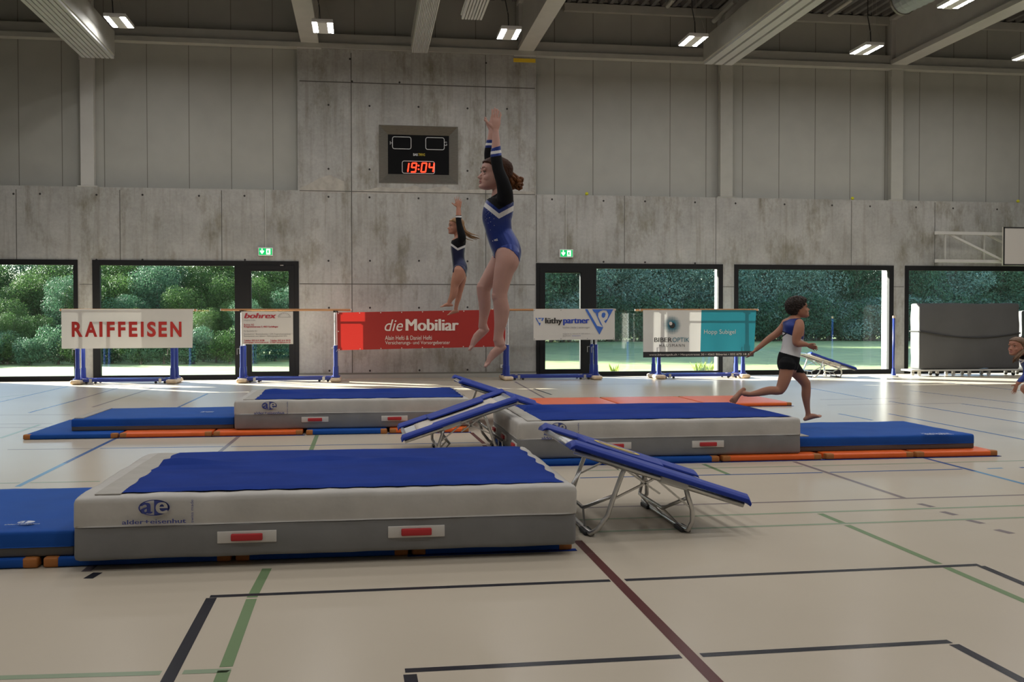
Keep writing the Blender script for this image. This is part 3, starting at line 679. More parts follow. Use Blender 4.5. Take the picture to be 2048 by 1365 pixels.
# 2 small board
o, fn, lf, px = banner('sponsor_sign', ((482.5,622.5),(586,623.5),(482.5,689),(586,689.5)), 'small white board with red and grey print tied beside the left glass door', None, amp=0)
m_ = MB(); a, b = fn(0, 0), fn(1, 1); m_.box(a.x, b.x, BYN, BYN+.012, a.z, b.z); m_.build('board', mat('white_sign_board', (.60,.56,.52), .5), o, bevel=.004)
o['category'] = 'sign'
rd = mat('dark_red_print', (.40,.035,.05), .6); gy = mat('grey_print', (.22,.21,.20), .6)
m_ = MB(); text(m_, 'bohrex', px(488, 637, 553, 626.5, .004), bold=.016, shear=.25)
for s, q in (('Bohrex AG', (488,651.8,508,648)), ('Kriegstettenstrasse 2, 4563 Gerlafingen', (488,656.3,556,652.3)), ('Telefon: 032 614 10 80', (488,683.3,529,679.6)), ('Telefax: 032 614 18 03', (540.5,683.3,581,679.6)), ('Homepage: www.bohrex.ch', (488,687.4,537,683.8)), ('E-Mail: info@bohrex.ch', (540.5,687.4,581,683.8))):
    t = MB(); text(t, s, px(*q, .004), bold=.004); t.build('lettering', rd, o)
m_.build('red_wordmark', rd, o)
m_ = MB()
for s, q in (('Mitglied SVBS', (488,643,511,640)), ('Ihr Spezialist für:', (488,664.6,515,661)), ('Betonbohren • Betonschneiden • CFK-Tragwerkverstärkung', (488,671,581,667)), ('Betonpressen und -beissen • Befestigungstechnik SAG', (488,675,574,671))):
    t = MB(); text(t, s, px(*q, .004), offset=.0); t.build('lettering', gy, o)
f = px(556, 635, 581, 625.5, .004)
disc(m_, f, .5, 0, .5, .95, 0, 20, .95, 0, math.pi); plate(m_, f, 0, u0=0, u1=1, v0=-.02, v1=.03)
for k in range(1, 9): 
    c, s = math.cos(k*math.pi/9), math.sin(k*math.pi/9); m_.beam(f(.5+.36*c, .68*s), f(.5+.46*c, .87*s), .008, .002, up=(0,1,0))
m_.build('half_gauge', gy, o)
# 3 red banner slung between two sets of bars
o, fn, lf, px = banner('sponsor_banner', ((674,625.5),(1012,619.5),(675.5,701),(1010,693.5)), 'long red banner with white lettering slung between two parallel bars under the clock', None, amp=.012, k=1.6)
m_ = MB(); plate(m_, fn, 0, 60, 14); m_.build('cloth', cloth('red_banner_cloth', (.33,.016,.011), .2), o, smooth=True)
wp = mat('warm_white_print', (.62,.55,.50), .6); m_ = MB()
text(m_, 'die', px(769.3, 662.6, 806, 639.5), shear=.28, offset=0); text(m_, 'Mobiliar', px(811, 662, 917.5, 638.5), bold=.012)
text(m_, 'Alain Hefti & Daniel Hefti', px(770, 680.5, 863.5, 671.5), offset=0); text(m_, 'Versicherungs- und Vorsorgeberater', px(770.5, 691.5, 900, 681.8), offset=0)
m_.build('lettering', wp, o)
m_ = MB()
for k in range(8): disc(m_, lf(.006), .008+.123*k, .975, .0035, .014, 0, 8); disc(m_, lf(.006), .008+.123*k, .022, .0035, .014, 0, 8)
disc(m_, lf(.006), .006, .5, .0035, .014, 0, 8); m_.build('eyelets', wp, o)
m_ = MB(); m_.tube([fn(0, .98), W(671, 622, 24.40)], .004, 5); m_.tube([fn(0, .02), W(671, 706, 24.40)], .004, 5); m_.tube([fn(1, .98), W(1014, 619, 24.40)], .004, 5); m_.build('tie_cord', M['white_steel'], o)
# 4 white banner with blue triangle
o, fn, lf, px = banner('sponsor_banner', ((1067,618.5),(1229.5,617.5),(1067,681),(1229.5,679.5)), 'white banner with blue triangle logo hung on the bars by the right glass door', None, amp=.008, k=4)
m_ = MB(); plate(m_, fn, 0, 40, 12); m_.build('cloth', cloth('white_vinyl_banner', (.60,.565,.52), .05), o, smooth=True)
bl = mat('blue_logo_print', (.035,.12,.46), .6); bt = mat('blue_letter_print', (.012,.045,.36), .6); bkp = mat('black_print', (.018,.015,.013), .6)
m_ = MB()
def tri(pts, lift=.012):
    v = [Vector((p.x, p.y-lift, p.z)) for p in (W(x, y, BYN) for x, y in pts)]; m_.add(v, [tuple(range(len(v)))])
S_ = 6.827
def Z4(pts): return [(980+x/S_, 590+y/S_) for x, y in pts]
tri(Z4([(1296,197),(1330,197),(1462,425),(1545,445),(1493,545)])); tri(Z4([(1392,197),(1682,197),(1580,388),(1556,362),(1600,330),(1618,270),(1590,215),(1540,210),(1500,225),(1480,245),(1440,250),(1418,235)]))
tri(Z4([(1440,255),(1478,248),(1475,300),(1545,445),(1505,400)])); tri(Z4([(1528,252),(1560,240),(1577,262),(1568,300),(1545,318),(1522,295)]))
tri(Z4([(620,315),(634,315),(668,382),(692,385),(679,425)])); tri(Z4([(655,317),(738,317),(712,362),(700,345),(715,330),(700,322),(680,330),(664,330)])); 
m_.build('triangle_logo', bl, o)
m_ = MB(); text(m_, 'lüthy', px(1090, 651, 1124.5, 636), bold=.022); m_.build('black_lettering', bkp, o)
m_ = MB(); text(m_, 'partner', px(1126, 651, 1178.5, 637.5), bold=.016); m_.build('blue_lettering', bt, o)
m_ = MB(); text(m_, 'luethypartner.ch', px(1144, 673.5, 1161, 671), offset=.0); m_.build('web_address', bt, o)
m_ = MB(); text(m_, 'küchen | bäder | sanierungen', px(1125.5, 658.3, 1179, 653.3), offset=0); m_.build('grey_lettering', gy, o); m_ = MB(); text(m_, 'lüthypartner ag · bielstrasse 10 · 4500 solothurn', px(1125.5, 669.6, 1179.5, 666.8), offset=0); text(m_, '032 674 20 40 ·', px(1125.5, 673.5, 1142, 671), offset=0); m_.build('grey_lettering', gy, o)
m_ = MB()
for u in (.01, .335, .66, .985): disc(m_, lf(.006), u, .04, .006, .016, 0, 8); disc(m_, lf(.006), u, .96, .006, .016, 0, 8)
m_.build('eyelets', gy, o)
# 5 white and teal banner
o, fn, lf, px = banner('sponsor_banner', ((1286,620.5),(1512.5,621),(1286,715.5),(1507,713.5)), 'white and teal banner with a dotted eye logo and black bottom strip', None, amp=.014, k=9)
us = .512
m_ = MB(); plate(m_, fn, 0, 30, 16, 0, us, .118, 1); m_.build('white_field', cloth('white_banner_cloth', (.60,.57,.54)), o, smooth=True)
m_ = MB(); plate(m_, fn, 0, 30, 16, us, 1, .118, 1); m_.build('teal_field', cloth('teal_banner_cloth', (.012,.165,.21)), o, smooth=True)
m_ = MB(); plate(m_, fn, 0, 60, 3, 0, 1, 0, .118); m_.build('black_strip', cloth('black_banner_cloth', (.012,.012,.014), .1), o, smooth=True)
te = mat('teal_print', (.012,.14,.20), .6); m_ = MB(); cx, cy = 1343.8, 650.3
for i in range(-8, 9):
    for j in range(-8, 9):
        x, y = i*2.28, j*2.42; d = math.hypot(x/18.6, y/19.6)
        if d >= 1: continue
        r_ = min(1.25, 1.5*(1-d)**.6+.22); p = px(cx+x-r_, cy+y+r_, cx+x+r_, cy+y-r_, .010)
        disc(m_, p, .5, .5, .5, .5, 0, 6)
disc(m_, px(cx-8, cy+8, cx+8, cy-8, .011), .5, .5, .5, .5, 0, 24); m_.build('dotted_iris', te, o)
m_ = MB(); disc(m_, px(cx-5.5, cy+7, cx+6, cy-5, .016), .5, .5, .5, .5, 0, 24); text(m_, 'BIBER', px(1308.6, 684.6, 1343.5, 675.6), bold=.005); text(m_, 'HAUSMANN', px(1318.5, 694.2, 1369.5, 688.3), spacing=1.4); m_.build('black_lettering', bkp, o)
m_ = MB(); disc(m_, px(1337.5, 651.2, 1344, 643.7, .021), .5, .5, .5, .5, 0, 16); m_.build('highlight_dot', wp, o)
m_ = MB(); text(m_, 'www.biberoptik.ch • Hauptstrasse 30 • 4562 Biberist • 032 672 18 41', px(1297.8, 713, 1500, 706.8, .016), offset=.0); m_.build('address_line', wp, o)
m_ = MB(); text(m_, 'Hopp Subigel', px(1407.5, 671, 1471, 659.5, .018), offset=.0); m_.build('slogan', wp, o)
m_ = MB(); text(m_, 'OPTIK', px(1344.5, 684.6, 1378.5, 675.6), offset=0); m_.build('teal_lettering', te, o)

# ---------------------------------------------------------------- mini trampolines
def tramp(xh, yn, label, mirror=False, dY=1.2, pad=None, bedm=None):
    s = -1 if mirror else 1
    o = thing('mini_trampoline', (xh+s*.6, yn+dY/2, 0), label, 'mini trampoline', 'sloping mini trampolines')
    L, zh, zl = 1.20, .60, .205
    def P(u, y, dz=0): return Vector((xh+s*L*u, yn+dY*y, zh+(zl-zh)*u+dz))
    pd = pad or M['pad_blue']
    nrm = Vector((s*(zh-zl), 0, L)).normalized()
    for y in (0, 1):                        # side rails under the pads
        m_ = MB(); yy_ = .025 if y == 0 else .975; m_.tube([P(.01, yy_, -.018), P(.99, yy_, -.018)], .021, 10); m_.build('side_rail', M['chrome'], o, smooth=True)
        m_ = MB(); a, b = P(.50, yy_, -.018), P(.66, yy_, -.018); m_.beam(a, b, .052, .056, up=(0,1,0)); m_.build('bracket', M['steel_light'], o, bevel=.01)
        # pad: a rounded roll along the rail with a broad flap towards the bed
        m_ = MB(); d = 1 if y == 0 else -1; y0 = yn+dY*y - d*.03
        prof = [(0,.002),(-.004,.03),(.02,.046),(.12,.060),(.26,.050),(.38,.034),(.38,.016),(.05,.006)]
        rings = []
        for u in (-.02, 0, .02, .2, .22, .72, .74, .98, 1.0, 1.02):
            k = 1.0 if -.01 < u < 1.01 else .7; wd = 1.0 if .21 < u < .73 else .5
            c = Vector((xh+s*L*u, y0, zh+(zl-zh)*u))
            rings.append([c+Vector((0, d*a*(wd if a > .1 else 1), 0))+nrm*((b if -.01 < u < 1.01 else b-.022)*k) for a, b in prof])
        if (d == 1) != (s == 1): rings = rings[::-1]
        m_.rings(rings); m_.build('side_pad', pd, o, bevel=.008)
    for u in (.02, .98):
        m_ = MB(); m_.tube([P(u, .025), P(u, .975)], .022, 10); m_.build('end_rail', M['chrome'], o, smooth=True)
    m_ = MB(); m_.beam(P(-.005, 0, .0), P(-.005, 1, .0), .07, .05); m_.build('low_pad', pd, o, bevel=.015) if False else None
    # springy bed and its row of cords
    m_ = MB(); a = [P(.13, .14, .005), P(.87, .14, .005), P(.87, .86, .005), P(.13, .86, .005)]
    nx_, ny_ = 16, 14
    vs = [a[0].lerp(a[1], i/nx_).lerp(a[3].lerp(a[2], i/nx_), j/ny_)-Vector((0,0,.03*math.sin(math.pi*i/nx_)*math.sin(math.pi*j/ny_))) for j in range(ny_+1) for i in range(nx_+1)]
    fs = [(j*(nx_+1)+i, j*(nx_+1)+i+1, (j+1)*(nx_+1)+i+1, (j+1)*(nx_+1)+i) for j in range(ny_) for i in range(nx_)]
    m_.add(vs, fs); bo = m_.build('bed', bedm or M['bed'], o, smooth=True); sm = bo.modifiers.new('thickness', 'SOLIDIFY'); sm.thickness = .006
    m_ = MB()
    for i in range(15):
        t = .16+.68*i/14
        m_.tube([P(.025, t), P(.14, t)], .006, 5); m_.tube([P(.975, t), P(.86, t)], .006, 5)
        m_.tube([P(.13+.74*i/14, .04), P(.13+.74*i/14, .15)], .006, 5); m_.tube([P(.13+.74*i/14, .96), P(.13+.74*i/14, .85)], .006, 5)
    m_.build('bed_cords', M['white_steel'], o)
    # legs: one hoop at the high end, one at the low end
    def Q(x, z, y): return Vector((xh+s*x, yn+dY*y, z))
    def hoop(name, side, inner, r=.017):
        pts = [Q(x, z, .03) for x, z in side]+[Q(side[-1][0]+.0, .018, .16)]+[Q(side[-1][0], .018, .84)]+[Q(x, z, .97) for x, z in side[::-1]]
        m_ = MB(); m_.tube(pts, r, 10); h = m_.build(name, M['chrome'], o, smooth=True)
        (ax, az), (bx, bz) = inner
        m_ = MB(); m_.tube([Q(ax, az, .05), Q(bx, bz, .25), Q(bx, bz, .75), Q(ax, az, .95)], .013, 8); m_.build('inner_bar', M['chrome'], h, smooth=True)
        for y in (.25, .5, .75):
            m_ = MB(); m_.tube([Q(bx, bz, y), Q(side[-1][0], .02, y+(.06 if y > .5 else (-.06 if y < .5 else 0)))], .008, 6); m_.build('spacer', M['chrome'], h)
        for y in (.14, .86):
            m_ = MB(); c = Q(side[-1][0], .012, y); m_.box(c.x-.035, c.x+.035, c.y-.09, c.y+.09, .001, .03); m_.build('rubber_foot', M['rubber'], h, bevel=.008)
    hoop('high_leg', [(.36,.46),(.34,.42),(.28,.26),(.24,.14),(.17,.05),(.125,.025)], ((.29,.27),(.13,.15)))
    hoop('low_leg', [(.78,.325),(.80,.25),(.83,.16),(.83,.08),(.80,.03)], ((.80,.24),(.70,.13)))
    for y in (.03, .97):
        for a, b in (((.57,.385),(.28,.25)),((.57,.385),(.80,.19)),((.36,.45),(.60,.28))):
            m_ = MB(); m_.beam(Q(a[0], a[1], y), Q(b[0], b[1], y), .012, .022, up=(0,1,0)); m_.build('brace', M['chrome'], o)
    return o
t1 = tramp(W(1150, 885, 6.6).x-.01, 6.6, 'mini trampoline in the foreground, at the right end of the nearest landing mat')
t2 = tramp(W(1036, 798, 10.6).x, 10.6, 'mini trampoline whose low end points left, behind the nearest landing mat', mirror=True)
t3 = tramp(W(922, 766, 13.75).x, 13.75, 'mini trampoline furthest back in the hall middle, half hidden behind the left-pointing one')
t4 = tramp(W(1622, 706, 24.2).x, 24.2, 'mini trampoline standing by the windows behind the running boy', dY=1.0)
yl = mat('yellow_pad_print', (.55,.42,.08), .5)
m_ = MB()                                   # yellow oval print on the pad of the near trampoline
def pf(u, v): 
    xh = W(1150, 885, 6.6).x-.01; y = 6.6+1.2+.03-.33+.14*v; x = xh+1.2*(.30+.30*u); return Vector((x, y, .60-.395*(.30+.30*u)+.048+.016*v))
disc(m_, pf, .5, .5, .5, .5, 0, 28, .8); disc(m_, pf, .5, .5, .36, .2, 0, 20); m_.build('pad_print', yl, t1)
# ---------------------------------------------------------------- landing mats
def logo(parent, f, col, white=None, two=True, name='logo'):
    # oval with the letters a and e, maker's name below; f maps 0..1, 0..1
    m_ = MB(); c = (.5, .66); ru, rv = .245, .33
    disc(m_, f, *c, ru, rv, 0, 40, .90); disc(m_, f, *c, ru*.95, rv*.95, 0, 24, 0, -math.pi/2, math.pi/2)
    text(m_, 'a', lambda a, b: f(.285+.19*a, .42+.46*b), bold=.06)
    text(m_, 'alder+eisenhut', lambda a, b: f(0+1.0*a, .0+.18*b), bold=.003)
    m_.build(name, col, parent)
    if white:
        m_ = MB(); g = lambda a, b: f(a, b)+Vector((0, -.003, 0)); text(m_, 'e', lambda a, b: g(.525+.19*a, .42+.46*b), bold=.06); m_.build(name+'_letter', white, parent)
def landing_mat(X0, X1, Y0, Y1, label, seed, handles, logo_rect=None, skew=0.0, left_handles=False):
    z0, zs, zt = .062, .260, .435
    o = thing('landing_mat', ((X0+X1)/2, (Y0+Y1)/2, z0), label, 'landing mat', 'thick grey landing mats with blue tops')
    m_ = MB(); m_.softbox(X0+.004, X1-.004, Y0+.004, Y1-.004, z0, zs, .03, .1, .006, seed, freq=3, rt=0); m_.build('grey_base_cover', M['mat_grey'], o, smooth=True)
    m_ = MB(); m_.softbox(X0, X1, Y0, Y1, zs, zt, .04, .05, .008, seed+7, freq=3.5, rb=0); m_.build('light_top_cover', M['mat_beige'], o, smooth=True)
    m_ = MB(); bx0, bx1, by0, by1 = X0+.245, X1-.075, Y0+.10, Y1-.11; nx, ny = 70, 44; vs = []
    for j in range(ny+1):
        for i in range(nx+1):
            u, v = i/nx, j/ny
            x = bx0+(bx1-bx0)*u; y = by0+(by1-by0)*v
            e = .010*math.sin(x*38+seed) if j in (0, ny) else 0
            e2 = .012*math.sin(y*17+seed) if i in (0, nx) else 0
            z = zt+.018+.006*noise.noise(Vector((x*2.2+seed, y*2.6, 0)))
            for cx, cy, sx, sy, h in ((.06,.62,.09,.022,.055), (.42,.66,.09,.013,.034), (.62,.62,.09,.013,.038), (.10,.50,.11,.014,.024), (.30,.35,.10,.012,.014)):
                z += h*math.exp(-((u-cx)/sx)**2-((v-cy-.03*math.sin(seed))/sy)**2)
            if j in (0, ny) or i in (0, nx): z = zt+.007
            vs.append((x+e2, y+e, z))
    m_.add(vs, [(j*(nx+1)+i, j*(nx+1)+i+1, (j+1)*(nx+1)+i+1, (j+1)*(nx+1)+i) for j in range(ny) for i in range(nx)])
    m_.build('blue_top_sheet', M['mat_blue'], o, smooth=True)
    m_ = MB(); m_.softbox(X0+.11, X0+.255, Y0+.06, Y1-.10, zt+.0, zt+.010, .004, .1, .003, seed); m_.build('hook_and_loop_flap', M['mat_strip'], o, smooth=True)
    for a in handles:
        w = MB(); w.softbox(a-.17, a+.17, Y0-.004, Y0+.02, .145, .215, .004, .2); pc = w.build('handle_patch', M['label_white'], o, smooth=True)
        h = MB(); h.softbox(a-.09, a+.09, Y0-.024, Y0+.004, .160, .200, .006, .05, .002, a); h.build('handle', M['red_strap'], pc, smooth=True)
    if left_handles:
        for y in (Y0+.22, Y0+1.0, Y0+1.75):
            w = MB(); w.softbox(X0-.004, X0+.02, y-.17, y+.17, .145, .215, .004, .2); pc = w.build('handle_patch', M['label_white'], o, smooth=True)
            h = MB(); h.softbox(X0-.024, X0+.004, y-.09, y+.09, .160, .200, .006, .05, .002, y); h.build('handle', M['red_strap'], pc, smooth=True)
    if logo_rect:
        a, b = W(logo_rect[0], logo_rect[3], Y0-.018), W(logo_rect[2], logo_rect[1], Y0-.018)
        logo(o, rectfn(a.x, a.z, b.x, b.z, Y0-.018), M['blue_print'], M['mat_beige'])
        x = b.x+.025; t = MB(); text(t, 'swiss made', lambda u, v: Vector((x+.016-.016*v, Y0-.018, a.z+(b.z-a.z)*u*.95))); t.build('side_lettering', M['blue_print'], o)
    return o
YA, YB_, YC = 6.12, 10.02, 13.28
hx = lambda px, py, Y: W(px, py, Y).x
landing_mat(-1.665, 1.295, YA, YA+2.0, 'nearest landing mat, largest in the photo, with blue top and grey sides', 3, [hx(494,1080,YA), hx(833,1072,YA)], (244,998,372,1050))
landing_mat(1.51, 4.50, YB_, YB_+2.0, 'landing mat right of centre, beyond the foreground trampoline, on orange mats', 11, [hx(1230,892,YB_), hx(1416,890,YB_)], (1083,845,1150,880), left_handles=True)
landing_mat(-1.645, 1.37, YC, YC+2.0, 'landing mat furthest back, below the red banner', 23, [hx(630,844,YC), hx(789,842,YC)], (508,803,569,829))

def fold_mat(X0, X1, Y0, Y1, label, seed, mark=None):
    z0, zt = .062, .215
    o = thing('soft_mat', ((X0+X1)/2, (Y0+Y1)/2, z0), label, 'soft mat', 'flat blue soft mats beside the landing mats')
    m_ = MB(); m_.softbox(X0, X1, Y0, Y1, z0+.055, zt, .025, .08, .006, seed, freq=2.5, rb=0); m_.build('blue_cover', M['mat_blue2'], o, smooth=True)
    m_ = MB(); m_.softbox(X0+.005, X1-.005, Y0+.006, Y1-.006, z0, z0+.055, .012, .1, .003, seed, rt=0); m_.build('grey_underside', M['mat_dark'], o, smooth=True)
    m_ = MB(); e = X0 if mark == 'l' else X1
    if mark in ('l', 'c'):
        m_.softbox(X0+.03, X0+.14, Y0+.05, Y1-.06, zt-.004, zt+.010, .004, .1, .002, seed); m_.build('fabric_strip', M['mat_strip'], o, smooth=True)
    return o
sA = fold_mat(-4.45, -1.70, 6.30, 7.92, 'blue soft mat cut by the left edge, beside the nearest landing mat', 5)
sB = fold_mat(4.53, 6.54, 10.16, 11.62, 'blue soft mat on orange mats under the running boy, at the right', 15, 'c')
sC = fold_mat(-3.66, -1.66, 13.45, 15.05, 'blue soft mat left of the furthest landing mat', 25, 'l')
wp2 = mat('pale_print', (.55,.58,.62), .6)
a, b = G(8, 1053, .222), G(92, 1043, .222)
logo(sA, lambda u, v: Vector((a.x+(b.x-a.x)*u, a.y+(b.y-a.y)*v, .228)), wp2)
t = MB(); a2, b2 = G(400, 826, .222), G(430, 823, .222); text(t, 'alder+eisenhut', lambda u, v: Vector((a2.x+(b2.x-a2.x)*u, a2.y+(b2.y-a2.y)*v, .226))); t.build('logo', wp2, sC)
t = MB(); a3, b3 = G(1855, 871, .222), G(1888, 866, .222); text(t, 'alder+eisenhut', lambda u, v: Vector((a3.x+(b3.x-a3.x)*u, a3.y+(b3.y-a3.y)*v, .226))); t.build('logo', wp2, sB)

def gym_mat(X0, X1, Y0, Y1, col, label, group):
    o = thing('gym_mat', ((X0+X1)/2, (Y0+Y1)/2, 0), label, 'gym mat', group)
    m_ = MB(); m_.softbox(X0, X1, Y0, Y1, .003, .060, .014, .25, .002, X0*3); m_.build('cover', M[col], o, smooth=True)
    for x in (X0, X1):
        for y in (Y0, Y1):
            s = 1 if x == X0 else -1; t_ = 1 if y == Y0 else -1; xa, xb = sorted((x-s*.003, x+s*.085)); ya, yb = sorted((y-t_*.003, y+t_*.085))
            m_ = MB(); m_.softbox(xa, xb, ya, yb, .002, .0625, .014, .05); m_.build('leather_corner', M['brown_leather'], o, smooth=True)
    m_ = MB(); m_.box(X0-.03, X1+.03, Y0-.025, Y0+.03, .001, .004); m_.build('velcro_tab', M['mat_blue'], o) if col == 'orange' or X0 > 0 else None
    return o
gA, gB, gC, gO = ('thin mats under the nearest landing mat', 'thin mats under the landing mat right of centre', 'thin mats under the furthest landing mat', 'orange mats lying on their own')
YRA = 6.27
for x0, x1, l in ((-2.95,-1.90,'thin blue gym mat with tan corners under the soft mat at the left edge'), (-1.865,-.80,'thin blue gym mat whose tan corner shows at the nearest landing mat\'s left end'), (-.77,.26,'thin blue gym mat in the shade under the middle of the nearest landing mat'), (.29,1.29,'thin blue gym mat under the right end of the nearest landing mat')):
    gym_mat(x0, x1, YRA, YRA+1.95, 'mat_blue2', l, gA)
xb = lambda px: G(px, 925 if px < 1500 else 918, 0).x
for x0, x1, c, l in ((1.50, xb(1230), 'mat_blue2', 'thin blue gym mat under the left end of the landing mat right of centre'), (xb(1238), xb(1438), 'mat_blue2', 'thin blue gym mat under the middle of the landing mat right of centre'),
                     (xb(1446), xb(1634), 'orange', 'orange gym mat in shade where landing mat and blue soft mat meet'), (xb(1645), xb(1832), 'orange', 'orange gym mat under the middle of the blue soft mat, right'), (xb(1840), xb(2018), 'orange', 'orange gym mat sticking out furthest right past the blue soft mat')):
    gym_mat(x0, x1, 9.95, 11.95, c, l, gB)
xc = lambda px: G(px, 874, 0).x
for a, b, c, l in ((65,242,'mat_blue2','thin blue gym mat with orange corners sticking out at the far left'), (246,423,'orange','orange gym mat under the left blue soft mat, second from its left end'), (427,603,'orange','orange gym mat half under the furthest landing mat, at its left end'), (611,775,'mat_blue2','thin dark blue gym mat under the middle of the furthest landing mat'), (781,945,'orange','orange gym mat under the right end of the furthest landing mat')):
    gym_mat(xc(a), xc(b), 13.1, 15.1, c, l, gC)
for x0, x1, l in ((2.2, 4.19, 'orange gym mat behind the middle trampolines, left of the seam'), (4.22, 5.66, 'orange gym mat beyond the landing mat right of centre, middle of the flat orange strip'), (5.69, 7.14, 'orange gym mat under the rear foot of the running boy')):
    gym_mat(x0, x1, 16.3, 18.0, 'orange', l, gO)

# ---------------------------------------------------------------- by the right-hand windows
pp = W(1787, 755, 24.2); po = thing('net_post', (pp.x, 24.2, 0), 'slim blue net post standing before the concrete pillar by the right windows', 'post')
zt = W(1787, 632, 24.2).z
m_ = MB(); m_.tube([(pp.x, 24.2, .05), (pp.x, 24.2, zt-.06)], .032, 12); m_.build('pole', M['blue_steel'], po, smooth=True)
m_ = MB(); m_.tube([(pp.x, 24.2, .04), (pp.x, 24.2, .22)], [.06, .04], 12); m_.build('sleeve', M['blue_steel'], po)
m_ = MB(); m_.tube([(pp.x, 24.2, zt-.06), (pp.x, 24.2, zt)], .034, 12); m_.build('cap', M['wood_end'], po)
m_ = MB(); m_.tube([(pp.x, 24.2, .003), (pp.x, 24.2, .045)], .12, 16); m_.build('base_disc', M['white_steel'], po)
def crash_mat(X0, X1, Y0, Y1, z0, z1, label, strap):
    o = thing('crash_mat_trolley', ((X0+X1)/2, (Y0+Y1)/2, 0), label, 'crash mat trolley')
    m_ = MB(); m_.softbox(X0, X1, Y0, Y1, z0, z1, .05, .09, .022, X0, freq=1.6); m_.build('crash_mat', M['mat_grey2'], o, smooth=True)
    if strap:
        pts = []
        for i in range(25):
            u = i/24; pts.append(Vector((X0+(X1-X0)*u, Y0-.022, z0+(z1-z0)*(.575-.10*math.sin(math.pi*(u*.9+.0))-.0*u+.0*u))))
        pts = [Vector((X0-.012, Y1, pts[0].z)), Vector((X0-.012, Y0, pts[0].z))]+pts+[Vector((X1+.012, Y0, pts[-1].z)), Vector((X1+.012, Y1, pts[-1].z))]
        m_ = MB(); m_.tube(pts, .018, 6); m_.build('strap', M['rubber'], o)
    m_ = MB(); m_.box(X0-.22, X1+.1, Y0-.03, Y1+.05, z0-.05, z0-.005); m_.build('platform', M['steel_light'], o, bevel=.008)
    for x in (X0+.05, X0+.55, X0+1.0, X0+1.45, X0+2.0, X1-.12):
        for y in (Y0+.08, Y1-.05):
            m_ = MB(); m_.cyl((x, y-.02, .047), (x, y+.02, .047), .045, 14); m_.build('wheel', M['white_steel'] if int(x*10) % 2 else M['rubber'], o)
            m_ = MB(); m_.box(x-.03, x+.03, y-.035, y+.035, .06, z0-.045); m_.build('caster_fork', M['chrome'], o)
    return o
M['mat_grey2'] = mat('slate_grey_cover', (.072,.072,.074), .7, var=.05, scale=2, bump=.3, bscale=5)
a, b = W(1838, 746, 24.4), W(2040, 607, 24.4)
crash_mat(a.x, b.x, 24.4, 24.85, .18, b.z, 'big grey crash mat standing on a wheeled trolley by the right windows', True)
a2 = W(2046, 740, 24.5); crash_mat(a2.x+.06, a2.x+3.0, 24.5, 24.95, .18, W(2044, 622, 24.5).z, 'second crash mat on a trolley, only its end showing at the right edge', False)

# ---------------------------------------------------------------- outside: lawn and the wood behind it
rnd = random.Random(5)
lw = MB(); NX, NY = 60, 50
vs = [(-60+150*i/NX, WY+.62+95*(j/NY)**1.5, -.14+.05*noise.noise(Vector((i*.4, j*.4, 0)))) for j in range(NY+1) for i in range(NX+1)]
lw.add(vs, [(j*(NX+1)+i, j*(NX+1)+i+1, (j+1)*(NX+1)+i+1, (j+1)*(NX+1)+i) for j in range(NY) for i in range(NX)])
struct('lawn', lw, mat('mown_lawn', (.155,.215,.065), .8, var=.25, scale=1.3, bump=.3, bscale=20))
gt = MB()                                   # uneven tufts along the foot of the wall
GR = leaf_mat('grass_blades', (.20,.30,.05), (.40,.45,.12))
for i in range(2600):
    x = rnd.uniform(-10, 19); y = WY+.7+abs(rnd.gauss(0, .25)); h = rnd.uniform(.05, .16); a = rnd.uniform(0, 6.28); dx_, dy_ = .012*math.cos(a), .012*math.sin(a); lx, ly = rnd.gauss(0, .04), rnd.gauss(0, .04)
    gt.add([(x-dx_, y-dy_, -.15), (x+dx_, y+dy_, -.15), (x+lx, y+ly, -.15+h)], [(0,1,2)])
tag(gt.build('grass_tufts', GR), 'ragged grass growing along the outside of the glass', 'grass', kind='stuff')
def leaves(n, blobs, size, seed, flat=0.0):
    r = random.Random(seed); mb = MB(); vs = []; fs = []
    tot = sum(b[3]**2 for b in blobs)
    for (bx, by, bz, br, sq) in blobs:
        k = int(n*br**2/tot)
        for i in range(k):
            d = Vector((r.gauss(0,1), r.gauss(0,1), r.gauss(0,1))).normalized()
            rad = br*(r.random()**.28)
            rad *= 1+.28*noise.noise(d*2.3+Vector((bx, by, bz)))
            c = Vector((bx, by, bz))+Vector((d.x*rad, d.y*rad, d.z*rad*sq))
            nrm = (d+Vector((r.gauss(0,.7), r.gauss(0,.7), r.gauss(0,.7)+.3))).normalized()
            t = nrm.cross(Vector((r.gauss(0,1), r.gauss(0,1), r.gauss(0,1)))).normalized(); b = nrm.cross(t)
            s = size*r.uniform(.6, 1.5); o = len(vs)
            vs += [c-t*s, c+b*s*.45-t*.1*s, c+t*s, c-b*s*.45-t*.1*s]; fs.append((o, o+1, o+2, o+3))
    mb.add(vs, fs); return mb
LM = [leaf_mat('leaves_fresh', (.022,.062,.016), (.095,.17,.045)), leaf_mat('leaves_dark', (.030,.085,.045), (.10,.19,.10)), leaf_mat('leaves_blue_green', (.095,.19,.14), (.28,.40,.30))]
BARK = mat('grey_bark', (.10,.085,.07), .9, var=.3, scale=6, stretch=(4,4,.6))
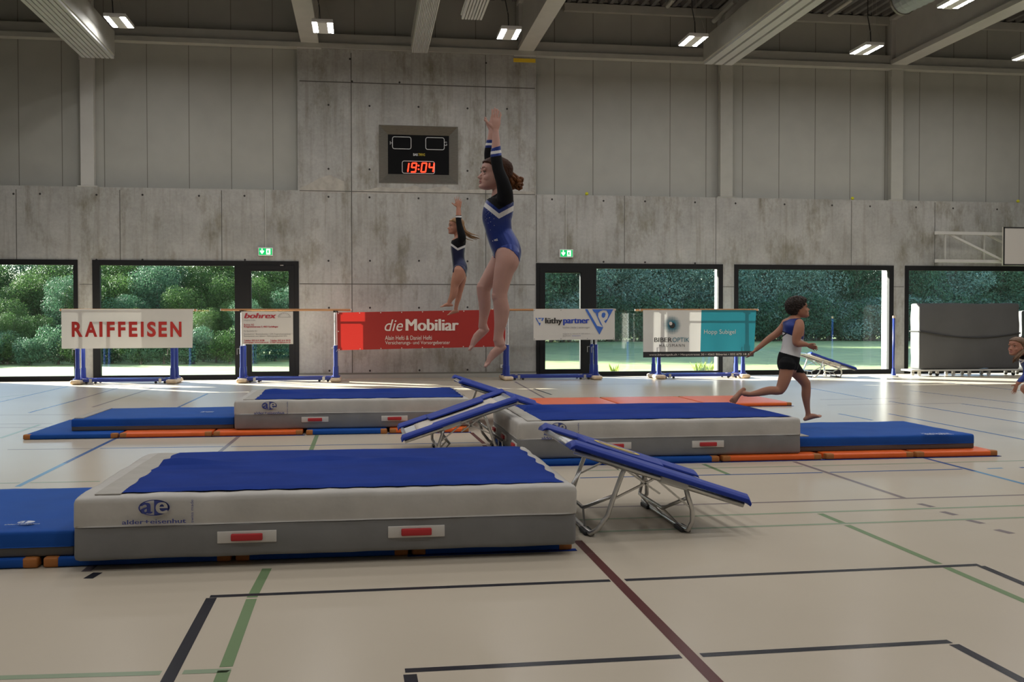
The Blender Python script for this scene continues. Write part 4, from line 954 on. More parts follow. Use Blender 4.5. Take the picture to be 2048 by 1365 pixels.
def tree_proto(seed, mi, h, r0, n, size, shrub=False):
    r = random.Random(seed); o = thing('shrub' if shrub else 'tree', (0,0,0), 'x', 'shrub' if shrub else 'tree'); blobs = []
    nb = 7 if shrub else 15
    for i in range(nb):
        u = (i+.5)/nb; z = h*(.18+.75*u) if not shrub else h*(.25+.5*u); wdt = r0*(1.0-.55*abs(u-.35)); a = i*2.4+r.uniform(-.4,.4); q = wdt*r.uniform(.25,.75)
        blobs.append((q*math.cos(a), q*math.sin(a), z, r0*r.uniform(.38,.58), r.uniform(.7,1.0)))
    leaves(n, blobs, size, seed).build('foliage', LM[mi], o)
    tk = MB(); tk.tube([(0,0,-.3), (.05,0,h*.3), (-.05,.05,h*.6), (0,0,h*.85)], [r0*.07, r0*.05, r0*.035, r0*.012], 8)
    for (bx, by, bz, br, sq) in blobs[::2]: tk.tube([(0,0,max(.1, bz-br)), (bx*.5, by*.5, bz-br*.4), (bx, by, bz)], [r0*.025, r0*.018, r0*.008], 6)
    tk.build('trunk', BARK, o); return o
protos = {}
kinds = [('fresh', 0, 7.5, 3.0), ('dark', 1, 8.5, 3.2), ('blue', 2, 9.0, 3.4)]
protoT = [tree_proto(31+i, mi, h, r0, 22000, .075) for i, (nm, mi, h, r0) in enumerate(kinds)]
protoS = [tree_proto(51+i, mi, 2.3, 1.5, 6500, .055, True) for i, mi in enumerate((0, 1, 2))]
used = {}
tl = ['fresh green leafy tree in the wood beyond the lawn', 'dark green dense tree in the wood beyond the lawn', 'blue green silvery tree in the wood beyond the lawn']
sl = ['fresh green shrub at the foot of the wood', 'dark green shrub at the foot of the wood', 'blue green shrub at the foot of the wood']
def plant(kind, i, x, y, s, rz):
    P = (protoS if kind == 's' else protoT)[i]; lab = (sl if kind == 's' else tl)[i]
    if (kind, i) not in used: o = P; o.location = (x, y, -.15); used[(kind, i)] = 1
    else: o = dup(P, (x, y, -.15))
    o['label'] = lab; o['group'] = ('shrubs' if kind == 's' else 'trees')+' edging the lawn, '+['fresh green','dark green','blue green'][i]
    o.scale = (s, s, s*rnd.uniform(.9, 1.15)); o.rotation_euler = (0, 0, rz)
def edge(x):                               # depth of the front of the wood: near at the left, far at the right
    return 38.0+max(0, x+4)*2.5 if x < 10 else min(74, 73+(x-10)*.2)
def in_view(x, y):
    t = (x-y*math.tan(.1443))/y; return -.62 < t < .62
x = -26.0
while x < 62:
    e = edge(x); far = e > 55
    for row in range(5 if not far else 3):   # at the left the wood rises gently from its edge, so the low sun clears it
        y = e+3.2+row*2.1+rnd.uniform(-.4,.4) if not far else e+2.5+row*4+rnd.uniform(-.8,.8); xx = x+rnd.uniform(-.7,.7)+row*.9
        if not in_view(xx, y): continue
        if x < -2: i = 0 if rnd.random() < .6 else 1
        elif x < 8: i = rnd.choice([0,1,2,1])
        else: i = rnd.choice([1,2,2,1])
        sc = (.25+.085*row)*rnd.uniform(.95,1.1) if not far else rnd.uniform(.95,1.2)
        plant('t', i, xx, y, sc, rnd.uniform(0,6.28))
    for k in range(3 if not far else 6):
        xx = x+k*.75+rnd.uniform(-.4,.4); y = edge(xx)+(rnd.uniform(.2,2.2) if not far else rnd.uniform(-.2,.6))
        if in_view(xx, y): plant('s', rnd.choice([0,1,1]) if x < 3 else rnd.choice([1,2,1]), xx, y, rnd.uniform(.42,.6) if not far else rnd.uniform(1.1,1.7), rnd.uniform(0,6.28))
    x += 1.8 if not far else 4.0
for xx, y in ((-1.5,53), (2,57), (5,61), (8.5,66), (1,50)):     # tall trees behind the concrete pier; their shadows lie across the lawn on the right
    plant('t', 1, xx, y, 1.9, rnd.uniform(0,6.28))
for px in (1229, 1408, 1418, 1396):         # weeds by the glass
    c = W(px, 750, WY+1.1); w = MB(); r = random.Random(px)
    for i in range(26):
        a = r.uniform(0, 6.28); l = r.uniform(.15, .5); s = Vector((math.cos(a), math.sin(a), 0)); t = c*1; t.z = -.14
        tip = t+s*l*.5+Vector((0,0,l)); sd_ = s.cross(Vector((0,0,1)))*.02; w.add([t-sd_, t+sd_, (t+tip)/2+sd_*1.6+Vector((0,0,.04)), tip, (t+tip)/2-sd_*1.6+Vector((0,0,.04))], [(0,1,2,3,4)])
    tag(w.build('weed', GR), {1229:'leafy weed outside the glass by the right glass door', 1408:'leafy weed outside the glass, middle one behind the teal banner', 1418:'leafy weed outside the glass, rightmost behind the teal banner', 1396:'leafy weed outside the glass, leftmost behind the teal banner'}[px], 'plant', 'weeds outside the windows')
# ---------------------------------------------------------------- people
def proj(p):
    d = Vector(p)-Vector((0, 0, EYE)); k = d.dot(CF); return IMW/2+FPX*d.dot(CR)/k, IMH/2-FPX*d.dot(CU)/k
SKIN = {}
def skin(name, col):
    m = mat(name, col, .5, var=.05, scale=7, spec=.35); p = m.node_tree.nodes['Principled BSDF']
    p.inputs['Subsurface Weight'].default_value = .12; p.inputs['Subsurface Radius'].default_value = (.012, .005, .003); p.inputs['Subsurface Scale'].default_value = 1.0
    return m
def smoothmesh(vs, fs, voxel, it):
    me = bpy.data.meshes.new('tmp'); me.from_pydata([tuple(v) for v in vs], [], fs); o = bpy.data.objects.new('tmp', me); COL.objects.link(o)
    r = o.modifiers.new('r', 'REMESH'); r.mode = 'VOXEL'; r.voxel_size = voxel
    s = o.modifiers.new('s', 'SMOOTH'); s.factor = .5; s.iterations = it
    dg = bpy.context.evaluated_depsgraph_get(); dg.update(); n = bpy.data.meshes.new_from_object(o.evaluated_get(dg))
    bpy.data.objects.remove(o); bpy.data.meshes.remove(me); return n
class Body:
    def __init__(s, Y): s.Y = Y; s.mb = MB(); s.seg = []        # seg: (tag, a, b, ra, rb)
    def ringloft(s, tag, pts, n=14):       # pts: (centre, half a, half b, axis a, axis b)
        R = []
        def ring(c, ra, rb, A, B): return [c+A*(ra*math.cos(2*math.pi*k/n))+B*(rb*math.sin(2*math.pi*k/n)) for k in range(n)]
        c0, a0, b0, A0, B0 = pts[0]; c1, a1, b1, A1, B1 = pts[-1]
        t0 = (pts[0][0]-pts[1][0]).normalized(); t1 = (pts[-1][0]-pts[-2][0]).normalized()
        for k, q in ((.9, .40), (.55, .80)): R.append(ring(c0+t0*min(a0, b0)*k, a0*q, b0*q, A0, B0))
        for p in pts: R.append(ring(*p))
        for k, q in ((.55, .80), (.9, .40)): R.append(ring(c1+t1*min(a1, b1)*k, a1*q, b1*q, A1, B1))
        s.mb.rings(R)
        for p, q in zip(pts, pts[1:]): s.seg.append((tag, p[0], q[0], max(p[1], p[2]), max(q[1], q[2])))
    def limb(s, tag, P, n=14, bf=1.0):     # P: (px, py, depth offset, half width in photo pixels[, depth factor])
        C = []; 
        for q in P:
            Yd = s.Y+q[2]; c = W(q[0], q[1], Yd); r = q[3]*Yd/FPX; C.append((c, r, r*(q[4] if len(q) > 4 else bf)))
        s.chain(tag, C, n)
    def chain(s, tag, C, n=14, dep=Vector((0,1,0))):
        if n > 10 and len(C) > 2:            # round the path and the girth between the joints
            D = []
            for i in range(len(C)-1):
                q = [C[max(i-1, 0)], C[i], C[i+1], C[min(i+2, len(C)-1)]]
                for k in range(4):
                    t = k/4; w = (-.5*t+t*t-.5*t**3, 1-2.5*t*t+1.5*t**3, .5*t+2*t*t-1.5*t**3, -.5*t*t+.5*t**3)
                    D.append((q[0][0]*w[0]+q[1][0]*w[1]+q[2][0]*w[2]+q[3][0]*w[3], sum(q[j][1]*w[j] for j in range(4)), sum(q[j][2]*w[j] for j in range(4))))
            C = D+[C[-1]]; n = 30
        out = []
        for i, (c, ra, rb) in enumerate(C):
            t = (C[min(i+1, len(C)-1)][0]-C[max(i-1, 0)][0]).normalized(); B = (dep-t*dep.dot(t)).normalized(); A = t.cross(B); out.append((c, ra, rb, A, B))
        s.ringloft(tag, out, n)
    def blob(s, tag, c, r, ax=None, rr=(1,1,1)):
        m_ = MB(); m_.ball((0,0,0), 1, n=8); ax = ax or (Vector((1,0,0)), Vector((0,1,0)), Vector((0,0,1)))
        s.mb.add([c+ax[0]*(v[0]*r*rr[0])+ax[1]*(v[1]*r*rr[1])+ax[2]*(v[2]*r*rr[2]) for v in m_.v], m_.f); s.seg.append((tag, c, c+Vector((0,0,1e-4)), r, r))
    def hand(s, wrist, D, T, L=.165, spread=(.22,.06,-.08,-.24), curl=.10, thumb=.85, tag='hand'):
        D = D.normalized(); T = (T-D*T.dot(D)).normalized(); Nn = D.cross(T); k = L/.165
        s.ringloft(tag, [(wrist-D*.02*k, .021*k, .016*k, T, Nn), (wrist+D*.012*k, .024*k, .015*k, T, Nn), (wrist+D*.04*k, .033*k, .0145*k, T, Nn), (wrist+D*.068*k, .036*k, .0125*k, T, Nn), (wrist+D*.079*k, .034*k, .010*k, T, Nn)])
        for i, (l, sp) in enumerate(zip((.070,.078,.072,.056), spread)):
            p = wrist+D*(.080-.004*abs(i-1.3))*k+T*(.026-.0175*i)*k; d = (D+T*sp).normalized(); pts = [(p-d*.012*k, .0088*k, .0088*k)]; a = curl
            for f, r in ((.48,.0077),(.30,.0071),(.24,.0058)):
                pts.append((p, r*k*1.02, r*k*1.02)); p = p+d*l*f*k; d = (d*math.cos(a)+Nn*math.sin(a)).normalized(); a *= 1.2
            pts.append((p, .0058*k, .0058*k)); s.chain(tag, pts, 8, Nn)
        p = wrist+D*.022*k+T*.020*k; d = (D*(1-thumb*.55)+T*thumb).normalized(); pts = [(p-d*.01*k, .013*k, .012*k)]
        for f, r in ((.030,.0115),(.026,.0095),(.020,.0085)): p = p+d*f*k; pts.append((p, r*k, r*k)); d = (d+D*.12+Nn*curl*.5).normalized()
        s.chain(tag, pts, 8, Nn)
    def foot(s, heel, toe, U, L=None, wd=1.0, tag='foot'):
        D = toe-heel; L = L or D.length; D = D.normalized(); U = (U-D*U.dot(D)).normalized(); S = D.cross(U); k = L/.22
        R = [(0.005,.026,.024,.026),(.05,.030,.036,.036),(.10,.030,.034,.036),(.14,.036,.026,.027),(.163,.040,.018,.018),(.176,.037,.012,.013)]
        s.ringloft(tag, [(heel+D*t*k+U*c*k, a*k*wd, b*k, S, U) for t, a, b, c in R])
        for i, (o, l, r) in enumerate(((-.031,.218,.0105),(-.0125,.224,.0073),(.003,.217,.0068),(.0175,.207,.0066),(.031,.196,.0064))):
            a = heel+D*.172*k+S*o*k*wd+U*.012*k; b = heel+D*(l-.006)*k+S*o*k*wd*1.08+U*.009*k
            s.chain(tag, [(a, r*k, r*k), (a.lerp(b,.6)+U*.002*k, r*k, r*k*.95), (b, r*k*.9, r*k*.85)], 8, U)
    def head(s, chin_px, crown_px, dy, fwd, axis_px=None):
        # chin and crown on the ear axis (photo pixels); fwd points out of the face
        Yd = s.Y+dy; c0, c1 = W(*chin_px, Yd), W(*crown_px, Yd); H = (c1-c0).length; U = (c1-c0).normalized()
        Fv = (fwd-U*fwd.dot(U)).normalized(); S = U.cross(Fv)
        s.h = (c0, H, Fv, U, S); P = s.hp
        LV = [(.0,.36,.15,.07),(.03,.405,.06,.14),(.08,.42,-.05,.20),(.15,.395,-.14,.25),(.20,.405,-.22,.275),(.26,.40,-.30,.295),(.32,.392,-.37,.31),(.40,.392,-.43,.325),(.47,.372,-.47,.335),(.50,.372,-.485,.338),(.55,.395,-.495,.343),(.62,.412,-.50,.348),(.70,.405,-.50,.35),(.78,.375,-.485,.34),(.86,.30,-.44,.305),(.93,.19,-.33,.23),(.98,.06,-.19,.13)]
        n = 28; R = []
        for u, f, b, w in LV:
            ring = []
            for k in range(n):
                a = 2*math.pi*k/n; ca, sa = math.cos(a), math.sin(a); m = (f+b)/2
                ex = .82 if ca > 0 else 1.0
                ring.append(P(m+(f-b)/2*math.copysign(abs(ca)**ex, ca), u, w*math.copysign(abs(sa)**.92, sa)))
            R.append(ring)
        s.mb.rings(R); s.seg.append(('head', P(-.05,.25,0), P(-.05,.75,0), .36*H, .42*H))
        # nose, brow, cheeks, lips, chin, ears
        ring = lambda f, u, w, d: [P(f+d*math.cos(t), u, w*math.sin(t)) for t in [2*math.pi*k/10 for k in range(10)]]
        s.mb.rings([ring(.36,.52,.035,.02), ring(.385,.46,.04,.035), ring(.425,.40,.05,.04), ring(.465,.345,.06,.05), ring(.455,.31,.065,.05), ring(.40,.285,.06,.04)])
        ax = (Fv, S, U)
        s.blob('head', P(.47,.335,0), .042*H, ax); 
        for g in (-1, 1):
            s.blob('head', P(.425,.32,g*.055), .034*H, ax); s.blob('head', P(.252,.33,g*.17), .115*H, ax, (1,1,1)); s.blob('head', P(.352,.585,g*.14), .06*H, ax, (.8,2.0,.55))
            s.blob('head', P(-.03,.43,g*.345), .095*H, ax, (.65,.28,1.0)); s.blob('head', P(.350,.445,g*.15), .05*H, ax, (.7,1.5,.5)); s.blob('head', P(.350,.545,g*.152), .056*H, ax, (.75,1.7,.50))
        s.blob('head', P(.395,.232,0), .048*H, ax, (.75,1.9,.5)); s.blob('head', P(.392,.175,0), .045*H, ax, (.75,1.6,.5)); s.blob('head', P(.375,.07,0), .075*H, ax, (.9,1.2,.8))
    def hp(s, f, u, w): c, H, F, U, S = s.h; return c+F*(f*H)+U*(u*H)+S*(w*H)
    def hl(s, p): c, H, F, U, S = s.h; d = Vector(p)-c; return d.dot(F)/H, d.dot(U)/H, d.dot(S)/H
    def finish(s, root, skin_m, voxel=.006, it=3):
        me = smoothmesh(s.mb.v, s.mb.f, voxel, it); me.materials.clear(); me.materials.append(skin_m); me.polygons.foreach_set('use_smooth', [True]*len(me.polygons))
        s.me = me; o = bpy.data.objects.new('body', me); COL.objects.link(o); own(o, root); s.o = o; s.root = root
        s.V = [v.co.copy() for v in me.vertices]; s.N = [v.normal.copy() for v in me.vertices]; s.F = [tuple(p.vertices) for p in me.polygons]
        T = []
        for v in s.V:
            best = None; bd = 1e9
            for t, a, b, ra, rb in s.seg:
                ab = b-a; k = max(0, min(1, (v-a).dot(ab)/max(ab.length_squared, 1e-12))); d = (v-a-ab*k).length/(ra+(rb-ra)*k)
                if d < bd: bd = d; best = t
            T.append(best)
        s.T = T; s.PX = [proj(v) for v in s.V]; return o
    def wear(s, name, sel, off, mats, matfn=None, sub=1, rough=None):
        # garment or hair: the chosen skin faces, lifted off the body
        keep = [all(sel(i) for i in f) for f in s.F]; ids = {}; vs = []; fs = []
        for f, k in zip(s.F, keep):
            if not k: continue
            q = []
            for i in f:
                if i not in ids: ids[i] = len(vs); vs.append(i)
                q.append(ids[i])
            fs.append(tuple(q))
        bm = bmesh.new(); bv = []
        for i in vs: bv.append(bm.verts.new(s.V[i]+s.N[i]*(off(i) if callable(off) else off)))
        for f in fs: bm.faces.new([bv[i] for i in f])
        for _ in range(5):
            nw = {}
            for v in bm.verts:
                if v.is_boundary:
                    nb = [e.other_vert(v) for e in v.link_edges if e.is_boundary]
                    if len(nb) == 2: nw[v] = v.co*.4+(nb[0].co+nb[1].co)*.3
            for v, c in nw.items(): v.co = c
        # turn the rim in to meet the skin, so the edge has thickness
        be = [e for e in bm.edges if e.is_boundary]
        bm.normal_update(); r = bmesh.ops.extrude_edge_only(bm, edges=be); nv = {g for g in r['geom'] if isinstance(g, bmesh.types.BMVert)}
        for v in nv:
            for e in v.link_edges:
                q = e.other_vert(v)
                if q not in nv: v.co = q.co-q.normal*.007; break
        bm.normal_update()
        if sub: bmesh.ops.subdivide_edges(bm, edges=bm.edges[:], cuts=sub, use_grid_fill=True, smooth=.5)
        if rough: 
            bm.normal_update()
            for v in bm.verts: v.co += v.normal*rough(v.co)
        for f in bm.faces:
            f.smooth = True
            if matfn: f.material_index = matfn(f.calc_center_median())
        me = bpy.data.meshes.new(name); bm.to_mesh(me); bm.free()
        for m in mats: me.materials.append(m)
        o = bpy.data.objects.new(name, me); COL.objects.link(o); return own(o, s.root)
    def hair_line(s, u): 
        tab = [(-.2,-.30),(.05,-.30),(.15,-.26),(.30,-.16),(.42,-.10),(.50,.0),(.60,.06),(.67,.15),(.73,.27),(.78,.40),(.81,.9),(1.2,.9)]
        for (a, b), (c, d) in zip(tab, tab[1:]):
            if a <= u <= c: return b+(d-b)*(u-a)/(c-a)
        return -9
    def hair(s, m, thick=.014, line=None, nz=.0025, fr=34):
        line = line or s.hair_line; c, H, F, U, S = s.h
        d = {}
        for i, t in enumerate(s.T):
            if t not in ('head', 'neck'): continue
            f, u, w = s.hl(s.V[i]); k = (line(u)-f)*H
            if abs(w) > .36 and .32 < u < .54: k = -1
            if k > 0 and u > -.05: d[i] = k
        return s.wear('hair', lambda i: i in d, lambda i: .0015+min(thick, d[i]*.28), [m], None, 1, lambda p: nz*noise.noise(Vector((s.hl(p)[0]*fr*.12, s.hl(p)[1]*fr, s.hl(p)[2]*fr))))
    def face(s, iris=(.05,.03,.02), brow=(.13,.06,.035), lip=(.36,.12,.10), lash=True):
        c, H, F, U, S = s.h; P = s.hp; ax = (F, S, U)
        def el(q, r, rr, m, name, par):
            m_ = MB(); t = MB(); t.ball((0,0,0), 1, n=8); m_.add([q+F*(v[0]*r*rr[0])+S*(v[1]*r*rr[1])+U*(v[2]*r*rr[2]) for v in t.v], t.f); return m_.build(name, m, par, smooth=True)
        im = mat('iris', iris, .2); em = mat('eye_white', (.40,.34,.30), .3); bm_ = mat('brow_hair', brow, .7); lm = mat('lip_skin', lip, .4)
        for g in (-1, 1):
            e = el(P(.346,.50,g*.145), .056*H, (.62,1.0,.52), em, 'eye', s.o); el(P(.362,.498,g*.158), .036*H, (.62,1,.85), im, 'iris', e)
            m_ = MB(); m_.tube([P(.36,.512,g*.080), P(.388,.530,g*.115), P(.383,.533,g*.16), P(.345,.515,g*.21)], .009*H, 6); m_.build('eyelash', bm_, e)
            m_ = MB(); m_.tube([P(.405,.605,g*.06), P(.418,.63,g*.12), P(.385,.635,g*.18), P(.325,.61,g*.235)], [.008*H,.011*H,.010*H,.005*H], 6); m_.build('eyebrow', bm_, s.o, smooth=True)
        m_ = MB(); m_.tube([P(.35,.205,-.115), P(.402,.222,-.06), P(.428,.226,0), P(.402,.222,.06), P(.35,.205,.115)], [.008*H,.020*H,.022*H,.020*H,.008*H], 8)
        m_.tube([P(.35,.20,-.11), P(.398,.182,-.055), P(.422,.178,0), P(.398,.182,.055), P(.35,.20,.11)], [.008*H,.022*H,.026*H,.022*H,.008*H], 8); m_.build('lips', lm, s.o, smooth=True)
    def surf(s, px, py):
        best = None
        for v, (x, y) in zip(s.V, s.PX):
            d = math.hypot(x-px, y-py)
            if d < 2.2 and (best is None or v.y < best.y): best = v
        return best.copy() if best else W(px, py, s.Y)
def pw(table):
    def f(x):
        if x <= table[0][0]: return table[0][1]
        for (a, b), (c, d) in zip(table, table[1:]):
            if x <= c: return b+(d-b)*(x-a)/(c-a)
        return table[-1][1]
    return f
def strand(m_, P, r0, n, jit, seed, taper=.25):   # a lock of hair made of several wavy strands
    rg = random.Random(seed)
    for k in range(n):
        o = Vector((rg.gauss(0,1), rg.gauss(0,1), rg.gauss(0,1)))*jit; ph = rg.uniform(0, 6); pts = []; rs = []
        for i, p in enumerate(P):
            u = i/(len(P)-1); w = Vector((math.sin(ph+5*u), math.cos(ph*1.3+4*u), math.sin(ph*2+6*u)))*jit*.5*(.3+u); pts.append(Vector(p)+o*(.35+.9*u)+w); rs.append(r0*(1-(1-taper)*u)*rg.uniform(.8,1.15))
        m_.tube(pts, rs, 7)
black_f = mat('black_lycra', (.005,.005,.006), .7, spec=.15)
def foil(name, col): return mat(name, col, .36, metal=.45, spec=.6, var=.05, scale=4)
blue_f = foil('royal_blue_foil_lycra', (.007,.024,.17)); navy_f = foil('navy_lycra', (.008,.012,.05)); white_f = mat('white_lycra', (.60,.58,.57), .5)

# --- girl in the foreground, in mid jump
Y1 = 7.25; B = Body(Y1)
root = thing('person', tuple(W(990, 735, Y1)), 'girl with auburn bun in blue and black leotard jumping highest in front, arms stretched up', 'person')
B.limb('torso', [(1001,392,0,19,1.5),(1002,402,0,25,1.5),(999,412,0,28.5,1.36),(995.5,426,0,29.8,1.24),(994,438,0,28.8,1.15),(996,452,0,26.6,1.08),(999,467,0,25.6,1.08),(1005,482,0,27,1.16),(1012,497,0,28,1.28),(1015,510,.0,27,1.34),(1015,520,0,23,1.36)], 18)
B.limb('torso', [(1019,505,-.055,21),(1022,517,-.06,19)]); B.limb('torso', [(1019,505,.055,21),(1022,517,.06,19)])
B.limb('torso', [(1008,395,-.10,15),(1006,403,-.10,17)]); B.limb('torso', [(1008,395,.10,15),(1006,403,.10,17)])
B.limb('neck', [(999,366,0,13),(998,380,0,13.5,1.0),(1002,394,0,17,1.3)])
B.head((985,382), (993,315.5), 0, Vector((-.985,-.15,-.03)))
B.limb('arm_near', [(1010,399,-.125,16.5),(1010,384,-.15,15),(1006,366,-.165,13),(1001,352,-.165,11.6),(996,337,-.16,10.8),(992.5,318,-.155,10.8),(992,306,-.15,10.2),(992,296,-.15,9),(992,281,-.145,7.8),(991.3,267,-.14,6.6,.85),(991,262,-.14,6.4,.8)])
B.limb('arm_far', [(1006,398,.125,16),(1000,380,.16,13.5),(991,355,.18,11.6),(983,332,.185,10.5),(978,312,.185,9.0),(978.5,296,.18,8.0),(981,280,.175,7),(983,266,.17,6,.85)])
wr = W(991, 262, Y1-.14); B.hand(wr, W(992.5,215,Y1-.14)-wr, Vector((-1,-.15,0)), .168, (.05,.02,-.02,-.10), -.05, .80)
wr = W(983.5, 264, Y1+.17); B.hand(wr, W(997,212,Y1+.17)-wr, Vector((-1,.1,.05)), .178, (.03,.0,-.04,-.10), .05, .60)
B.limb('thigh', [(1016,508,-.07,24,1.0),(1014.5,524,-.085,24,1.0),(1008.5,541,-.09,20.5,1.02),(1005,557,-.09,18.5),(1001.6,573,-.09,16.8),(999.5,588,-.09,15.2,1.0),(1000.5,597,-.09,14.8)])
B.limb('shin', [(999.6,586,-.09,15.2),(1000.4,597,-.09,15),(1001.3,606,-.088,15.4),(1003.4,619,-.083,16.1),(1002.6,633,-.083,14.8),(1000.8,648,-.088,12.6),(998,662,-.09,10.3),(997,672,-.09,10.0),(997,681,-.09,11,.95)])
B.limb('knee', [(991.5,590,-.092,8.5,1.3),(992,597,-.092,8.5,1.3)])
B.foot(W(1011.5,699,Y1-.09), W(968.5,735.5,Y1-.10), Vector((-.75,-.25,.66)), wd=1.0)
B.limb('foot', [(997,678,-.09,10.5),(1000,690,-.09,11.5)])
B.limb('thigh', [(1012,508,.085,23),(1003,521,.10,20.5),(991,539,.105,18.5),(980,556,.105,16.5),(970.5,571,.105,14.6),(968,579,.105,14)])
B.limb('shin', [(967,574,.105,14.2),(967.5,588,.105,13.4),(969,603,.105,12.6),(969.3,618,.108,11.7),(967.5,633,.108,9.5),(965.8,645,.105,8.6),(965.5,655,.105,9)])
B.foot(W(977.5,664,Y1+.105), W(950.5,690,Y1+.09), Vector((-.75,-.2,.66)), L=.205)
B.limb('foot', [(965.5,650,.105,9),(968,659,.105,9.5)])
sk1 = skin('fair_skin', (.46,.26,.21))
B.finish(root, sk1, .0042, 3)
leg1 = pw([(978,494),(986,511),(989,519.5),(991,506),(995,498.5),(1003,495.3),(1010,495.8),(1018,498.5),(1027,504.5),(1036,515.5),(1038.5,524),(1041,536)])
def sel1(i):
    t = B.T[i]; x, y = B.PX[i]
    if t in ('torso', 'thigh'): return y < leg1(x) and y > 399-(x-975)*.62
    if t == 'arm_near': return y > 296.5-(x-984)*.33
    if t == 'arm_far': return y > 279.5
    return t == 'neck' and y > 396-(x-977)*.45 and y > 380
def mat1(c):
    x, y = proj(c)
    if c.y > Y1+.13 and y < 345: return 1 if (279 < y < 286 or 291 < y < 295.5) else (2 if y <= 291 else 0)
    if c.y < Y1-.10 and y < 345:
        q = y+(x-992)*.16*1.0; return 1 if (q < 301.5 or 307.5 < q < 312.5) else (2 if q <= 307.5 else 0)
    v = 432.5-(.80*(998-x) if x < 998 else .54*(x-998))
    if abs(y-v) < 5.2: return 2
    return 0 if y < v-13 else 1
le = B.wear('leotard', sel1, .0028, [black_f, blue_f, white_f], mat1, 1); le['label'] = 'black and royal blue leotard with white chevron'
hm = mat('auburn_hair', (.040,.015,.007), .6, var=.3, scale=30, stretch=(1,1,.3), spec=.12)
hr = B.hair(hm, .010); B.face()
m_ = MB(); c = W(1033, 366, Y1+.02); rg = random.Random(4)
for k in range(26):
    a = rg.uniform(0, 6.28); b = rg.uniform(-1, 1); q = c+Vector((math.cos(a)*.030, math.sin(a)*.028, b*.030-.004)); m_.tube([q+Vector((.016*math.cos(t*1.1+k), .014*math.sin(t*1.3+k), .016*math.sin(t*.9+k*2))) for t in range(6)], [.006,.010,.012,.012,.010,.005], 7)
strand(m_, [W(1012,338,Y1), W(1018,350,Y1), W(1026,359,Y1+.01), W(1033,367,Y1+.02)], .018, 7, .010, 3, .8)
strand(m_, [W(1016,352,Y1), W(1019,343,Y1), W(1020.5,333,Y1)], .006, 4, .004, 9)
m_.build('bun', mat('copper_hair', (.12,.042,.012), .55, var=.3, scale=30, spec=.2), hr, smooth=True)
m_ = MB(); rg = random.Random(8)
for px, py in [(968,420),(970,424),(967,428),(973,421),(971,431),(974,428),(968.5,434),(976,424),(977,436),(972,438),(981,429),(970,441),(980,446),(975,448),(987,453),(979,461),(986,438),(982,420)]:
    q = B.surf(px, py); m_.ball(q+Vector((0,-.004,0)), .0024, n=5)
m_.build('rhinestones', mat('rhinestone', (.8,.8,.85), .15, metal=.6), le)
m_ = MB()
for k, (a, b) in enumerate(((984,484.5),(987.5,483.5),(989.3,483.2),(991.1,483),(993,482.8))):
    p, q = B.surf(a, b), B.surf(a-1, b-3.5); p.y = q.y = min(p.y, q.y)-.0045; m_.tube([p, q], .0026, 5)
m_.build('printed_mark', white_f, le)

# --- smaller girl jumping further back
Y2 = 13.2; B = Body(Y2)
root = thing('person', tuple(W(900, 628, Y2)), 'smaller girl with blond ponytail in navy leotard jumping further back, one arm up', 'person')
B.limb('torso', [(920,474,0,9.5,1.55),(919,481,0,13,1.5),(916.5,488,0,14.2,1.35),(915.7,500,0,13.6,1.2),(916,512,0,12.3,1.1),(917,522,0,12.3,1.1),(919.5,532,0,13.8,1.2),(920.5,541,0,14,1.25),(921,548,0,11.5,1.3)], 16)
B.limb('neck', [(914,464,0,6.5),(915.5,472,0,7,1.1),(918,478,0,9,1.4)])
B.head((910.5,469), (911.5,436.5), 0, Vector((-.98,-.18,-.02)))
B.limb('arm_near', [(924,478,-.12,8),(923.5,472,-.14,7.6),(921,461,-.15,6.6),(918.5,449,-.15,5.5),(916.8,437,-.15,5.0),(916.4,427,-.15,4.3),(915.9,418,-.145,3.4,.85),(915.8,415.5,-.145,3.2,.8)])
B.limb('arm_far', [(922,478,.12,8),(921,471,.14,7),(919.5,455,.15,5.8),(918.5,442,.15,5),(918.3,429,.15,4.2),(918.2,418,.15,3.3,.85)])
wr = W(915.8,415.8,Y2-.145); B.hand(wr, W(914.8,391,Y2-.145)-wr, Vector((-1,-.1,0)), .152, (.20,.04,-.16,-.42), -.04, .85)
wr = W(918.2,418,Y2+.15); B.hand(wr, W(919,393,Y2+.15)-wr, Vector((-1,.1,0)), .145, (.1,.0,-.1,-.2), .05, .6)
B.limb('thigh', [(919,541,-.065,13.2),(918,549,-.07,13),(914,559,-.075,11.4),(910,568.5,-.075,8.8),(909,576,-.075,7.8)])
B.limb('shin', [(909,573,-.075,7.8),(908.5,581,-.075,8),(906,591,-.075,7.2),(901.5,599,-.075,5.2),(898.5,605,-.075,4.3),(898,608,-.075,4.3)])
B.foot(W(904.5,613.5,Y2-.075), W(880,614.5,Y2-.075), Vector((0,-.2,1)), L=.162)
B.limb('thigh', [(920,543,.065,12.5),(922,556,.07,11),(921,570,.07,8.6),(919,583,.07,6.8)])
B.limb('shin', [(919,581,.07,6.8),(916.8,595,.07,5.8),(913.5,608,.07,4.3),(912,617,.07,4),(912,620,.07,4)])
B.foot(W(917,625.5,Y2+.07), W(895,631,Y2+.07), Vector((.15,-.2,1)), L=.155)
B.finish(root, skin('tanned_fair_skin', (.40,.185,.12)), .006, 2)
leg2 = pw([(906,546),(907.5,546),(909,536),(912,533),(917,531.5),(922,534),(928,541),(931,548),(933,556)])
def sel2(i):
    t = B.T[i]; x, y = B.PX[i]
    if t in ('torso', 'thigh'): return y < leg2(x) and y > 481-(x-904)*.45
    if t in ('arm_near', 'arm_far'): return y > 430.3
    return t == 'neck' and y > 478-(x-910)*.5
